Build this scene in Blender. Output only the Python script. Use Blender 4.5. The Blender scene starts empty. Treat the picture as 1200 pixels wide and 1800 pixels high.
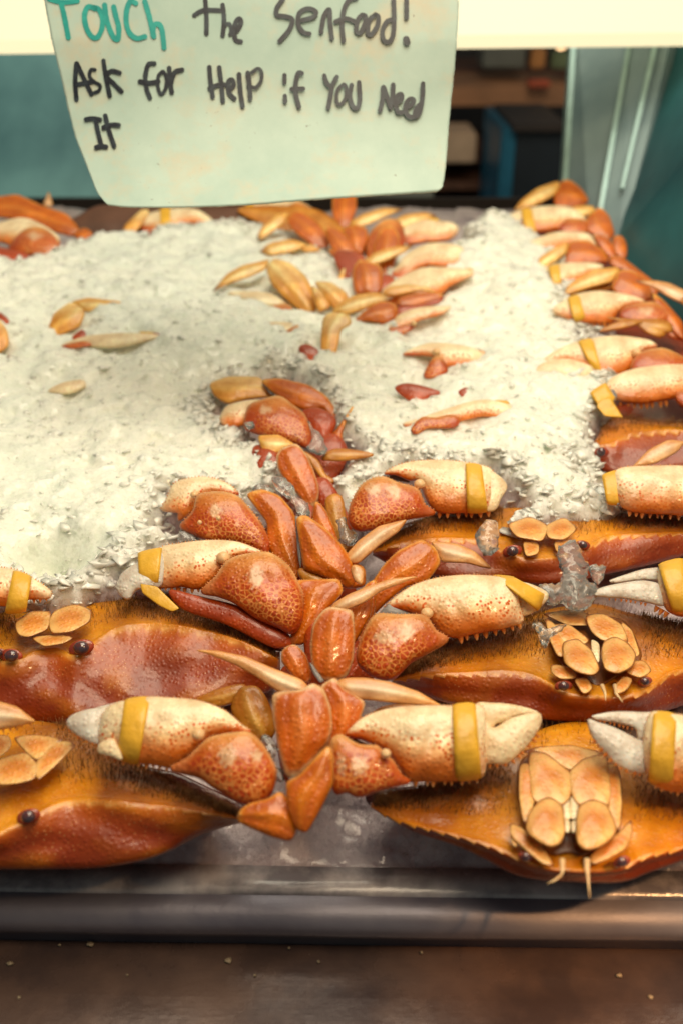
import bpy, bmesh, math, random
import numpy as np
from mathutils import Vector, Matrix, noise
from mathutils.geometry import delaunay_2d_cdt
random.seed(7); RNG = np.random.RandomState(11)
S = bpy.context.scene
COL = S.collection
# ------------------------------------------------------------------ camera
PITCH = math.radians(30.0); CAMZ = 1.35; F = 1750.0
cam = bpy.data.cameras.new('camera'); camo = bpy.data.objects.new('camera', cam); COL.objects.link(camo)
camo.location = (0, 0, CAMZ); camo.rotation_euler = (math.radians(90) - PITCH, 0, 0)
cam.sensor_fit = 'HORIZONTAL'; cam.sensor_width = 24; cam.lens = 35; cam.clip_start = 0.01; cam.clip_end = 60
cam.dof.use_dof = True; cam.dof.focus_distance = 0.53; cam.dof.aperture_fstop = 6.0
S.camera = camo
# ------------------------------------------------------------------ world, lamps, exposure
W = bpy.data.worlds.new('World'); S.world = W; W.use_nodes = True
W.node_tree.nodes['Background'].inputs[0].default_value = (0.56, 0.62, 0.58, 1)
W.node_tree.nodes['Background'].inputs[1].default_value = 0.19
def area(name, loc, target, size, power, color, size_y=None):
    l = bpy.data.lights.new(name, 'AREA'); l.energy = power; l.color = color; l.size = size
    if size_y: l.shape = 'RECTANGLE'; l.size_y = size_y
    o = bpy.data.objects.new(name, l); COL.objects.link(o); o.location = loc
    o.rotation_euler = (Vector(target) - Vector(loc)).to_track_quat('-Z', 'Y').to_euler()
    return o
area('lamp_overhead', (0.20, 0.74, 2.35), (0.02, 0.62, 1.05), 1.0, 19.5, (1, 0.90, 0.69), 1.0)
area('lamp_front', (0.10, 0.02, 2.1), (0.03, 0.5, 1.03), 0.35, 4.4, (1, 0.80, 0.56))
area('lamp_bulb', (0.55, 0.0, 1.75), (0.1, 0.4, 1.03), 0.06, 1.4, (1, 0.62, 0.30))
sl = bpy.data.lights.new('counter_fill_spot', 'SPOT'); sl.energy = 38; sl.color = (1, .50, .20); sl.spot_size = math.radians(13); sl.spot_blend = .9; sl.shadow_soft_size = .02  # added spot, stands in for the warm reflection on the counter
so = bpy.data.objects.new('counter_fill_spot', sl); COL.objects.link(so); so.location = (.42, -.05, 1.75); so.rotation_euler = (Vector((.12, .235, .945)) - so.location).to_track_quat('-Z', 'Y').to_euler()
S.view_settings.view_transform = 'Standard'; S.view_settings.look = 'None'
S.view_settings.exposure = 0.12; S.view_settings.gamma = 1.0; S.view_settings.use_curve_mapping = False
S.render.engine = 'CYCLES'
S.cycles.use_denoising = True; S.cycles.max_bounces = 10; S.cycles.transmission_bounces = 8
S.cycles.caustics_reflective = False; S.cycles.caustics_refractive = False
S.cycles.sample_clamp_indirect = 4.0
# ------------------------------------------------------------------ geometry helpers
ct, st = math.cos(PITCH), math.sin(PITCH)
def U(px, py, z):
    """the point at distance z (metres along the view axis) on the sight line of a photo pixel"""
    xc = (px - 600) / F * z; yc = -(py - 900) / F * z
    return Vector((xc, z * ct + yc * st, yc * ct - z * st + CAMZ))
def Uv(px, py, z):
    px = np.asarray(px, float); py = np.asarray(py, float); z = np.asarray(z, float) + 0 * px
    xc = (px - 600) / F * z; yc = -(py - 900) / F * z
    return np.stack([xc, z * ct + yc * st, yc * ct - z * st + CAMZ], -1)
VIEW = Vector((0, ct, -st)); UPV = Vector((0, st, ct))
def D(py): return 0.412 / (0.687 + (py - 900) / F)      # distance of the crab layer seen at that row
def planeZ(Y): return CAMZ - 0.319 + (Y - 0.273) * 0.0771
CROP = dict(c8=(0, 920, 2), c7=(250, 640, 8/3), c4=(350, 320, 8/3), c5=(600, 500, 2), c6=(800, 300, 3), c3=(0, 320, 2),
            d1=(600, 780, 2), d2=(600, 1180, 2), d3=(0, 1180, 2), d6=(330, 950, 8/3), d7=(0, 680, 2.4), n1=(640, 320, 30/7),
            m1=(600, 1200, 4), m2=(880, 1240, 4), s1=(60, 0, 60/19), s2=(430, 0, 60/19), p=(0, 0, 1))
def Q(crop, s):
    """numbers 'x,y x,y' read off an enlarged crop of the photo, as photo pixels"""
    ox, oy, k = CROP[crop]
    return [(ox + float(a.split(',')[0]) / k, oy + float(a.split(',')[1]) / k) for a in s.split()]
def catmull(pts, closed=True, step=4.0):
    P = np.array(pts, float); n = len(P); out = []
    rng = range(n) if closed else range(n - 1)
    for i in rng:
        if closed: p0, p1, p2, p3 = P[(i-1) % n], P[i], P[(i+1) % n], P[(i+2) % n]
        else: p0, p1, p2, p3 = P[max(i-1, 0)], P[i], P[i+1], P[min(i+2, n-1)]
        m = max(1, int(np.linalg.norm(p2 - p1) / step))
        # centripetal-ish tangents, limited so that corners stay tidy
        t1 = (p2 - p0) * 0.5; t2 = (p3 - p1) * 0.5; L = np.linalg.norm(p2 - p1)
        for t in (t1, t2):
            q = np.linalg.norm(t)
            if q > L * 1.1: t *= L * 1.1 / q
        for j in range(m):
            s = j / m
            out.append((2*s**3 - 3*s*s + 1)*p1 + (s**3 - 2*s*s + s)*t1 + (-2*s**3 + 3*s*s)*p2 + (s**3 - s*s)*t2)
    if not closed: out.append(P[-1])
    return np.array(out)
def inside(poly, X, Y):
    r = np.zeros(X.shape, bool); n = len(poly)
    for i in range(n):
        x1, y1 = poly[i]; x2, y2 = poly[(i+1) % n]
        if y1 == y2: continue
        c = ((y1 > Y) != (y2 > Y)) & (X < (x2 - x1) * (Y - y1) / (y2 - y1) + x1)
        r ^= c
    return r
def inflate(poly, g):
    """membrane height over a closed outline, on a raster of step g"""
    x0, y0 = poly.min(0) - 2*g; x1, y1 = poly.max(0) + 2*g
    nx = int((x1 - x0) / g) + 2; ny = int((y1 - y0) / g) + 2
    X, Y = np.meshgrid(x0 + g*np.arange(nx), y0 + g*np.arange(ny))
    m = inside(poly, X, Y); u = np.zeros(m.shape)
    yy, xx = np.mgrid[0:ny, 0:nx]; red = ((yy + xx) % 2 == 0) & m; blk = ((yy + xx) % 2 == 1) & m
    om = 2 / (1 + math.sin(math.pi / max(8, min(nx, ny))))
    for it in range(int(1.6 * max(nx, ny)) + 20):
        for mk in (red, blk):
            s = np.zeros_like(u); s[1:-1, 1:-1] = u[:-2, 1:-1] + u[2:, 1:-1] + u[1:-1, :-2] + u[1:-1, 2:]
            r = (s + g*g) / 4
            u[mk] += om * (r[mk] - u[mk])
    return x0, y0, g, m, np.maximum(u, 0)
def samp(R, x, y):
    x0, y0, g, m, u = R
    fx = (x - x0) / g; fy = (y - y0) / g; ix = np.clip(fx.astype(int), 0, u.shape[1]-2); iy = np.clip(fy.astype(int), 0, u.shape[0]-2)
    a = fx - ix; b = fy - iy
    return (u[iy, ix]*(1-a)*(1-b) + u[iy, ix+1]*a*(1-b) + u[iy+1, ix]*(1-a)*b + u[iy+1, ix+1]*a*b)
def link(o, parent=None):
    COL.objects.link(o)
    if parent is not None: o.parent = parent; o.matrix_parent_inverse = Matrix.Translation(-parent_world(parent))
    return o
def parent_world(p):
    v = Vector(p.get('_w', (0, 0, 0))); return v
def mesh_obj(name, V, Fc, mat, parent=None, smooth=True, col=None, pat=None):
    V = np.array(V, float); org = V.mean(0)
    me = bpy.data.meshes.new(name); me.from_pydata((V - org).tolist(), [], Fc); me.update()
    if smooth: me.polygons.foreach_set('use_smooth', [True]*len(me.polygons))
    for nm, arr in (('col', col), ('pat', pat)):
        if arr is not None:
            a = me.color_attributes.new(nm, 'FLOAT_COLOR', 'POINT')
            full = np.ones((len(V), 4)); full[:, :3] = arr; a.data.foreach_set('color', full.ravel())
    for m in (mat if isinstance(mat, (list, tuple)) else [mat]): me.materials.append(m)
    o = bpy.data.objects.new(name, me); o.location = org; o['_w'] = tuple(org)
    return link(o, parent)
def tag(o, label, cat, group=None, kind=None):
    if label: o['label'] = label
    if cat: o['category'] = cat
    if group: o['group'] = group
    if kind: o['kind'] = kind
    return o
def thing(name, at, label, cat, group=None):
    o = bpy.data.objects.new(name, None); o.location = at; o['_w'] = tuple(at); o.empty_display_size = 0.02
    COL.objects.link(o); return tag(o, label, cat, group)
def box(name, x0, x1, y0, y1, z0, z1, mat, parent=None, bev=0.0, rz=0.0):
    bm = bmesh.new(); bmesh.ops.create_cube(bm, size=1)
    for v in bm.verts: v.co = Vector(((x1-x0)*v.co.x, (y1-y0)*v.co.y, (z1-z0)*v.co.z))
    if bev: bmesh.ops.bevel(bm, geom=bm.edges[:], offset=bev, segments=2, affect='EDGES')
    me = bpy.data.meshes.new(name); bm.to_mesh(me); bm.free(); me.materials.append(mat)
    o = bpy.data.objects.new(name, me); o.location = ((x0+x1)/2, (y0+y1)/2, (z0+z1)/2); o.rotation_euler = (0, 0, rz); o['_w'] = tuple(o.location)
    return link(o, parent)
# ------------------------------------------------------------------ materials
class NT:
    def __init__(s, name):
        s.m = bpy.data.materials.new(name); s.m.use_nodes = True; s.t = s.m.node_tree
        s.b = s.t.nodes['Principled BSDF']; s.tc = s.n('ShaderNodeTexCoord')
    def n(s, ty, **k):
        nd = s.t.nodes.new(ty)
        for a, v in k.items():
            if a.startswith('i_'):
                a2 = a[2:]; key = int(a2) if a2.isdigit() else a2.replace('_', ' ')
                if hasattr(v, 'type') and hasattr(v, 'is_output'): s.t.links.new(v, nd.inputs[key])
                else: nd.inputs[key].default_value = v
            else: setattr(nd, a, v)
        return nd
    def L(s, a, b): s.t.links.new(a, b)
    def noise(s, scale, detail=4, rough=.55, co=None, dist=0.0):
        nd = s.n('ShaderNodeTexNoise', i_Scale=scale, i_Detail=float(detail), i_Roughness=rough, i_Distortion=dist); s.L(co or s.tc.outputs['Object'], nd.inputs['Vector']); return nd.outputs['Fac']
    def vor(s, scale, feat='F1', co=None, rnd=1.0):
        nd = s.n('ShaderNodeTexVoronoi', feature=feat, i_Scale=scale, i_Randomness=rnd); s.L(co or s.tc.outputs['Object'], nd.inputs['Vector']); return nd
    def ramp(s, fac, a, b, c0=(0,0,0,1), c1=(1,1,1,1), mid=None):
        nd = s.n('ShaderNodeValToRGB'); e = nd.color_ramp.elements
        e[0].position = a; e[0].color = c0; e[1].position = b; e[1].color = c1
        if mid: x = e.new(mid[0]); x.color = mid[1]
        s.L(fac, nd.inputs[0]); return nd.outputs[0]
    def mul(s, a, b, op='MULTIPLY'):
        nd = s.n('ShaderNodeMath', operation=op)
        for i, v in enumerate((a, b)):
            if isinstance(v, (int, float)): nd.inputs[i].default_value = v
            else: s.L(v, nd.inputs[i])
        return nd.outputs[0]
    def mix(s, f, a, b, mode='MIX'):
        nd = s.n('ShaderNodeMix', data_type='RGBA', blend_type=mode)
        for i, v in ((0, f), (6, a), (7, b)):
            if isinstance(v, (int, float)): nd.inputs[i].default_value = v
            elif isinstance(v, tuple): nd.inputs[i].default_value = v if len(v) == 4 else (*v, 1)
            else: s.L(v, nd.inputs[i])
        return nd.outputs[2]
    def bump(s, h, strength, dist=0.001, prev=None):
        nd = s.n('ShaderNodeBump', i_Strength=strength, i_Distance=dist, i_Height=h)
        if prev: s.L(prev, nd.inputs['Normal'])
        s.L(nd.outputs[0], s.b.inputs['Normal']); return nd.outputs[0]
    def set(s, **k):
        for a, v in k.items():
            i = s.b.inputs[a.replace('_', ' ')]
            if hasattr(v, 'is_output'): s.L(v, i)
            else: i.default_value = (*v, 1) if isinstance(v, tuple) and len(v) == 3 else v
def mat_shell():
    t = NT('crab_shell')
    base = t.n('ShaderNodeAttribute', attribute_name='col').outputs['Color']
    pa = t.n('ShaderNodeSeparateColor'); t.L(t.n('ShaderNodeAttribute', attribute_name='pat').outputs['Color'], pa.inputs[0])
    spk, net, gr = pa.outputs
    n1 = t.noise(90, 5, .65); n2 = t.noise(420, 3, .6); n3 = t.noise(35, 3, .5)
    c = t.mix(t.ramp(n1, .35, .7), t.mix(1.0, base, (.74, .62, .55), 'MULTIPLY'), base)
    c = t.mix(t.mul(t.ramp(n3, .48, .68), .6), c, t.mix(1.0, c, (1.45, 1.5, 1.5), 'MULTIPLY'))
    # flecks
    v = t.vor(480); f = t.ramp(v.outputs['Distance'], .26, .44, (1,1,1,1), (0,0,0,1))
    c = t.mix(t.mul(t.mul(f, spk), t.ramp(n1, .38, .55)), c, (.60, .13, .03))
    # pale network of lines
    e = t.vor(360, 'DISTANCE_TO_EDGE', co=None)
    warp = t.n('ShaderNodeMixRGB', blend_type='ADD'); warp.inputs[0].default_value = .0011
    t.L(t.tc.outputs['Object'], warp.inputs[1]); nn = t.n('ShaderNodeTexNoise', i_Scale=160.0); t.L(t.tc.outputs['Object'], nn.inputs['Vector']); t.L(nn.outputs['Color'], warp.inputs[2])
    t.L(warp.outputs[0], e.inputs['Vector'])
    ef = t.ramp(e.outputs['Distance'], .04, .17, (1,1,1,1), (0,0,0,1))
    c = t.mix(t.mul(t.mul(ef, net), .75), c, (.76, .35, .13))
    # tiny pale pimples
    v2 = t.vor(520); pf = t.ramp(v2.outputs['Distance'], .12, .24, (1,1,1,1), (0,0,0,1))
    c = t.mix(t.mul(t.mul(pf, t.ramp(n3, .5, .62)), .35), c, (.85, .55, .28))
    hs = t.n('ShaderNodeHueSaturation', i_Saturation=1.08, i_Value=1.0); t.L(c, hs.inputs['Color']); c = hs.outputs[0]
    t.set(Base_Color=c, Roughness=t.n('ShaderNodeMapRange', i_0=n1, i_3=.28, i_4=.55).outputs[0])
    t.L(t.mul(t.mul(gr, .40), .12, 'ADD'), t.b.inputs['Coat Weight']); t.b.inputs['Coat Roughness'].default_value = .08
    t.b.inputs['Subsurface Weight'].default_value = .12; t.b.inputs['Subsurface Radius'].default_value = (.006, .002, .001); t.b.inputs['Subsurface Scale'].default_value = 1
    b = t.bump(n2, .22, .0005)
    b = t.bump(t.mul(t.ramp(t.vor(430).outputs['Distance'], .0, .5, (1,1,1,1), (0,0,0,1)), gr), .7, .0009, b)
    b = t.bump(n1, .25, .0012, b)
    return t.m
def simple(name, col, rough=.5, metal=0.0, nscale=60, var=.35, bump=.3, bd=.001, coat=0.0, col2=None):
    t = NT(name); t.m.name = name; n = t.noise(nscale, 5, .6)
    c2 = col2 or tuple(c*(1-var) for c in col)
    t.set(Base_Color=t.mix(t.ramp(n, .35, .68), (*c2, 1), (*col, 1)), Roughness=t.n('ShaderNodeMapRange', i_0=n, i_3=rough*.75, i_4=min(1, rough*1.3)).outputs[0], Metallic=metal)
    t.b.inputs['Coat Weight'].default_value = coat
    if bump: t.bump(t.noise(nscale*4, 3), bump, bd)
    return t.m
def mat_ice(name, clear):
    t = NT(name); t.m.name = name
    n = t.noise(45, 6, .7); f = t.noise(400, 3, .6)
    if clear:
        t.set(Base_Color=(.93, .95, .90), Roughness=t.n('ShaderNodeMapRange', i_0=n, i_3=.03, i_4=.30).outputs[0], IOR=1.31)
        t.b.inputs['Coat Weight'].default_value = .6; t.b.inputs['Coat Roughness'].default_value = .04
        t.b.inputs['Transmission Weight'].default_value = clear
        t.bump(t.noise(160, 4, .6), .5, .002)
    else:
        c = t.mix(t.ramp(n, .3, .7), (.80, .84, .75), (.93, .92, .81))
        c = t.mix(t.mul(t.ramp(t.noise(7, 3), .45, .7), .5), c, (.70, .79, .72))
        dirt = t.mul(t.ramp(t.noise(260, 2, .5), .70, .74), t.ramp(t.noise(12, 2), .5, .6))
        c = t.mix(dirt, c, (.35, .25, .15))
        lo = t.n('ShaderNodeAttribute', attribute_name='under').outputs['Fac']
        c = t.mix(lo, c, t.mix(t.ramp(t.noise(30, 5, .6), .35, .7), (.40, .33, .36), (.74, .64, .64)))  # low ice: its shade is put into the colour, fainter along the rim
        t.set(Base_Color=c, Roughness=t.n('ShaderNodeMapRange', i_0=f, i_3=.08, i_4=.5).outputs[0], IOR=1.31)
        t.b.inputs['Subsurface Weight'].default_value = .7; t.b.inputs['Subsurface Radius'].default_value = (.012, .013, .012); t.b.inputs['Subsurface Scale'].default_value = 1
        t.b.inputs['Coat Weight'].default_value = .5; t.b.inputs['Coat Roughness'].default_value = .08
        b = None
        for sc_, st_, wp_ in ((75, .35, .012), (170, .6, .005), (380, .75, .002), (800, .6, .001)):   # tilted facets, like packed chips
            w_ = t.n('ShaderNodeVectorMath', operation='SCALE'); nz_ = t.n('ShaderNodeTexNoise', i_Scale=sc_*.45, i_Detail=3.0); t.L(t.tc.outputs['Object'], nz_.inputs['Vector']); t.L(nz_.outputs['Color'], w_.inputs[0]); w_.inputs['Scale'].default_value = wp_
            p_ = t.n('ShaderNodeVectorMath', operation='ADD'); t.L(t.tc.outputs['Object'], p_.inputs[0]); t.L(w_.outputs[0], p_.inputs[1])
            v_ = t.vor(sc_, co=p_.outputs[0]); c_ = t.n('ShaderNodeVectorMath', operation='SUBTRACT'); t.L(v_.outputs['Color'], c_.inputs[0]); c_.inputs[1].default_value = (.5, .5, .5)
            q_ = t.n('ShaderNodeVectorMath', operation='SUBTRACT'); t.L(p_.outputs[0], q_.inputs[0]); t.L(v_.outputs['Position'], q_.inputs[1])
            d_ = t.n('ShaderNodeVectorMath', operation='DOT_PRODUCT'); t.L(c_.outputs[0], d_.inputs[0]); t.L(q_.outputs[0], d_.inputs[1])
            b = t.bump(t.mul(d_.outputs['Value'], sc_), st_, .55/sc_, b)
    return t.m
M = {}
M['shell'] = mat_shell()
M['ice'] = mat_ice('crushed_ice', 0); M['clear'] = mat_ice('clear_ice', .85); M['semi'] = mat_ice('frosted_ice', .22); M['chip'] = simple('ice_chip', (.95, .95, .88), .22, 0, 60, .08, .3, .001, .25); M['chip'].node_tree.nodes['Principled BSDF'].inputs['Transmission Weight'].default_value = .18
M['band'] = simple('yellow_rubber', (.86, .47, .035), .42, 0, 50, .30, .6, .0012, .15)
M['eye'] = simple('eye_gloss', (.035, .045, .07), .08, 0, 200, .6, 0, coat=1, col2=(.12, .02, .01))
M['socket'] = simple('eye_socket', (.50, .07, .03), .25, 0, 150, .5, .5, .001, .6)
M['joint'] = simple('joint_membrane', (.34, .36, .36), .3, 0, 90, .4, .3, .001, .4)
M['bristle'] = simple('bristle_hair', (.42, .20, .055), .55, 0, 160, .75, 0, col2=(.10, .04, .012))
M['cavity'] = simple('gap_shade', (.13, .018, .014), .3, 0, 60, .6, .5, .002, .4)  # dark colour standing in for the shade between claw and body
# ------------------------------------------------------------------ builders for crab parts
CREAM = np.array((.93, .82, .57)); RED = np.array((.47, .070, .014)); ORG = np.array((.60, .155, .026)); PALE = np.array((.76, .38, .12))
def lerp(a, b, t): t = np.clip(np.asarray(t, float), 0, 1)[..., None]; return a*(1-t) + b*t
def sm(a, b, x): t = np.clip((np.asarray(x, float)-a)/(b-a), 0, 1); return t*t*(3-2*t)
DARKB = np.array((.26, .10, .03))
def style(kind, rx, ry, un, x, y, patches, flip):
    n = len(rx); pat = np.zeros((n, 3)); W_ = lambda *c: np.tile(np.array(c, float), (n, 1))
    ax = 1-rx if flip else rx                      # 0 at the wrist end of a claw, 1 at the fingers
    if kind == 'palm':
        c = lerp(CREAM, np.array((.80, .56, .30)), sm(.35, .6, ry)); c = lerp(c, np.array((.74, .22, .06)), sm(.48, .85, ry)*.9)
        c = lerp(c, RED*1.15, sm(.28, .05, ax)*sm(.35, .75, ry)); c = lerp(c, CREAM*.98, sm(.75, 1, ax)*.6)
        pat[:, 0] = .1 + 1.0*sm(.28, .45, ry)*sm(1.0, .7, ry); pat[:, 2] = .5
    elif kind == 'carpus':
        c = lerp(RED, np.array((.72, .36, .12)), sm(.42, .05, ry)*.75); c = lerp(c, np.array((.78, .50, .24)), sm(.30, .02, un)*sm(.9, .3, ry)*.8)
        c = lerp(c, RED*.85, sm(.55, 1, ax)*.6)
        pat[:, 1] = sm(.1, .35, un)*(.35+.65*sm(.25, .6, ry))*sm(.95, .6, ax); pat[:, 2] = .6
    elif kind == 'finger':
        c = lerp(np.array((.74, .74, .66)), np.array((.84, .68, .44)), sm(.35, .75, rx if flip else ax)*0+.45); pat[:, 0] = .12; pat[:, 2] = .5
        if flip: c = lerp(c, np.array((.66, .72, .74)), np.full(n, .55))
    elif kind == 'cream':
        c = lerp(CREAM, CREAM*.92, ry); pat[:, 0] = .25; pat[:, 2] = .5
    elif kind == 'leg':
        c = lerp(ORG*.92, PALE*1.05, sm(.30, .06, un)*sm(1, .3, ry)); c = lerp(c, np.array((.70, .24, .07)), sm(.4, 1., un)*.45); pat[:, 2] = .45; pat[:, 0] = .2
    elif kind == 'legpink':
        c = lerp(np.array((.58, .16, .045)), np.array((.82, .58, .34)), sm(.26, .05, un)); c = lerp(c, np.array((.66, .21, .07)), sm(.5, 1., un)*.5); pat[:, 2] = .5; pat[:, 0] = .1
    elif kind == 'legpale':
        c = lerp(np.array((.80, .43, .13)), np.array((.86, .62, .28)), sm(.55, .15, ry)); pat[:, 2] = .3; pat[:, 0] = .15
    elif kind == 'tip':
        c = lerp(np.array((.76, .44, .21)), np.array((.78, .56, .36)), sm(.4, .9, un)); c = lerp(c, np.array((.70, .32, .10)), sm(.25, .02, un)*.7); pat[:, 2] = .15
    elif kind == 'tippale':
        c = lerp(np.array((.82, .48, .15)), np.array((.88, .64, .30)), sm(.3, .9, un)); pat[:, 2] = .15
    elif kind == 'plate':
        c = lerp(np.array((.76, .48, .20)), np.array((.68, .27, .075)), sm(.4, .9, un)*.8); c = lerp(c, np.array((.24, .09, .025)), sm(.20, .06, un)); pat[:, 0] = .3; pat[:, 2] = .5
    elif kind == 'brown':
        c = lerp(np.array((.48, .20, .045)), np.array((.60, .30, .08)), un); pat[:, 2] = .3
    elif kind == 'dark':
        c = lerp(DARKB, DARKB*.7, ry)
    elif kind == 'red':
        c = lerp(RED*.8, RED, ry); pat[:, 2] = .6
    elif kind == 'joint':
        c = W_(.20, .20, .20); pat[:, 2] = .1
    if patches:
        for (cx, cy, ra, rb, rc) in patches:
            d = np.sqrt(((x-cx)/ra)**2 + ((y-cy)/rb)**2) + .30*np.sin(x*.33)*np.cos(y*.41) + .16*np.sin(x*.9+y*.7)
            k = sm(1.2, .6, d)*.8; c = lerp(c, np.array(rc), k); pat[:, 1] *= (1-k*.6)
    return c, pat
def pillow(name, pts, kind, parent, up=0.0, k=.6, kb=None, gy=.3, gx=0.0, step=5.0, patches=None, flip=False, spines=None, z=None, mat=None, tipdark=None, smooth=True, wob=.5):
    """a rounded solid grown on a traced outline; up = metres above the crab layer, gx/gy = how its plane leans"""
    P = catmull(pts, True, step)
    if name in ('rubber_band', 'mouth_plate', 'joint') or kind in ('leg', 'legpink', 'legpale', 'tip', 'tippale'):
        A0 = np.array(pts, float); P = []
        for i in range(len(A0)):
            a, b = A0[i], A0[(i+1) % len(A0)]; m = max(1, int(np.linalg.norm(b-a)/(step*.8)))
            P += [a + (b-a)*j/m for j in range(m)]
        P = np.array(P)
        for _ in range(8 if name == 'mouth_plate' else (3 if name[:3] in ('leg', 'cla') else 1)): P = .25*np.roll(P, 1, 0) + .5*P + .25*np.roll(P, -1, 0)
    grow = {'palm': 1.2, 'carpus': 3.0, 'leg': 3.0, 'legpink': 2.5, 'legpale': 2.0, 'red': 3, 'brown': 2, 'joint': .5, 'plate': .8}.get(kind, .6)
    grow *= min(1.0, (.5/(D(P[:, 1].mean()) if z is None else z))**1.6)
    if mat is None:
        q = np.roll(P, -1, 0) - np.roll(P, 1, 0); q = np.stack([-q[:, 1], q[:, 0]], -1); q /= (np.linalg.norm(q, axis=1)[:, None] + 1e-9)
        if inside(P, (P + q)[:, 0], (P + q)[:, 1]).mean() > .5: q = -q
        P = P + q*grow
    if kind in ('palm', 'carpus', 'leg', 'legpink') and (D(P[:, 1].mean()) if z is None else z) < .64 and mat is None:
        spines = list(spines or [])
        k0 = int(np.argmin(P[:, 0])); PR = np.roll(P, -k0, 0); k1 = int(np.argmax(PR[:, 0])); a_, b_ = PR[:k1+1], PR[k1:]
        top_ = a_ if a_[:, 1].mean() < b_[:, 1].mean() else b_
        if len(top_) > 6: spines.append((top_.tolist(), max(5, int(len(top_)*step/5.5)), 2.6 if kind in ('palm', 'carpus') else 1.9, None))
    c0 = P.mean(0); z0 = (D(c0[1]) if z is None else z) - up
    R = inflate(P, step*.5)
    # interior points: inset rings and a staggered grid
    nrm = np.roll(P, -1, 0) - np.roll(P, 1, 0); nrm = np.stack([-nrm[:, 1], nrm[:, 0]], -1); nrm /= (np.linalg.norm(nrm, axis=1)[:, None] + 1e-9)
    t = P + nrm*1.0; sgn = 1 if inside(P, t[:, 0], t[:, 1]).mean() > .5 else -1
    ring = [P + sgn*nrm*step*.35, P[::1] + sgn*nrm*step*.9]
    gx_, gy_ = np.meshgrid(np.arange(P[:, 0].min(), P[:, 0].max(), step), np.arange(P[:, 1].min(), P[:, 1].max(), step*.87))
    gx_[1::2] += step*.5; G = np.stack([gx_.ravel(), gy_.ravel()], -1)
    G = G[inside(P, G[:, 0], G[:, 1])]
    def far(A, B, d):
        if not len(A) or not len(B): return A
        dd = np.concatenate([((A[i:i+400, None] - B[None])**2).sum(-1).min(1) for i in range(0, len(A), 400)]); return A[dd > d*d]
    r0 = ring[0][inside(P, ring[0][:, 0], ring[0][:, 1])]; r0 = far(r0, P, step*.25)
    r1 = ring[1][inside(P, ring[1][:, 0], ring[1][:, 1])]; r1 = far(r1, P, step*.7)
    G = far(G, P, step*1.4)
    A = np.concatenate([P, r0, r1, G]); nb = len(P)
    vs, _, fs, ov, _, _ = delaunay_2d_cdt([Vector(p) for p in A], [(i, (i+1) % nb) for i in range(nb)], [], 1, 1e-4)
    V2 = np.array([tuple(v) for v in vs]); 
    isb = np.zeros(len(V2), bool)
    for i, o_ in enumerate(ov):
        if any(q < nb for q in o_): isb[i] = True
    u = samp(R, V2[:, 0], V2[:, 1]); u[isb] = 0; um = max(u.max(), 1e-6)
    h = 2*math.sqrt(um)*(u/um)**(.42 if kind in ('palm', 'carpus', 'leg', 'legpink') else (.34 if kind == 'plate' else .5))
    s = z0 / F; kb = k if kb is None else kb
    zz = z0 + gy*(D(V2[:, 1]) - D(c0[1])) + gx*(V2[:, 0]-c0[0])*s
    base = Uv(V2[:, 0], V2[:, 1], zz)
    nz = np.array([noise.noise(Vector((float(a)*.035, float(b)*.035, c0[0]*.37))) for a, b in V2])
    hf = h*k*(1 + .22*wob*nz)
    tv = None
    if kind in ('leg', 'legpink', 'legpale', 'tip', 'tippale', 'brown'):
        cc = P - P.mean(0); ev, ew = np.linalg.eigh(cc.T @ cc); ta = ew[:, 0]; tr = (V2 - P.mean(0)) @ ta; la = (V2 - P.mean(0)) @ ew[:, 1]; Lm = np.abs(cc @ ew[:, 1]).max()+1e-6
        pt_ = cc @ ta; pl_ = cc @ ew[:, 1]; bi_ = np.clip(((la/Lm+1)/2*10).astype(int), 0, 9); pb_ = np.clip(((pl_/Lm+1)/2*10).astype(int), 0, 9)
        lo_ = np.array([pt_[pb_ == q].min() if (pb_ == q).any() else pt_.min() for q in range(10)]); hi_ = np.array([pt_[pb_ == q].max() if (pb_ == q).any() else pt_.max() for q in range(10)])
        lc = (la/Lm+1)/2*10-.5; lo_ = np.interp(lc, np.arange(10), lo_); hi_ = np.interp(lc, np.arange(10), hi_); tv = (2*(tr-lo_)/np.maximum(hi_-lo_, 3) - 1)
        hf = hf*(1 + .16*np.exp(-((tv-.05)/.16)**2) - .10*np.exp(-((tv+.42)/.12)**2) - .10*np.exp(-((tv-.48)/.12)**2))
    dirn = -base/1.0; dirn[:, 2] += CAMZ; dirn /= np.linalg.norm(dirn, axis=1)[:, None]
    Vf = base + dirn*(hf*s)[:, None]; Vb = base - dirn*(h*kb*s)[:, None]
    idx = -np.ones(len(V2), int); bi = np.where(~isb)[0]; idx[bi] = len(V2) + np.arange(len(bi))
    V = np.concatenate([Vf, Vb[bi]]); Fc = []
    def area2(f): a, b, c = (V2[f[0]], V2[f[1]], V2[f[2]]); return (b[0]-a[0])*(c[1]-a[1]) - (b[1]-a[1])*(c[0]-a[0])
    for f in fs:
        f = list(f)
        if area2(f) > 0: f = f[::-1]
        Fc.append(tuple(f)); Fc.append(tuple((idx[i] if idx[i] >= 0 else i) for i in f[::-1]))
    w = P.max(0) - P.min(0); rx = (V2[:, 0]-P[:, 0].min())/w[0]; ry = (V2[:, 1]-P[:, 1].min())/w[1]
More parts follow.
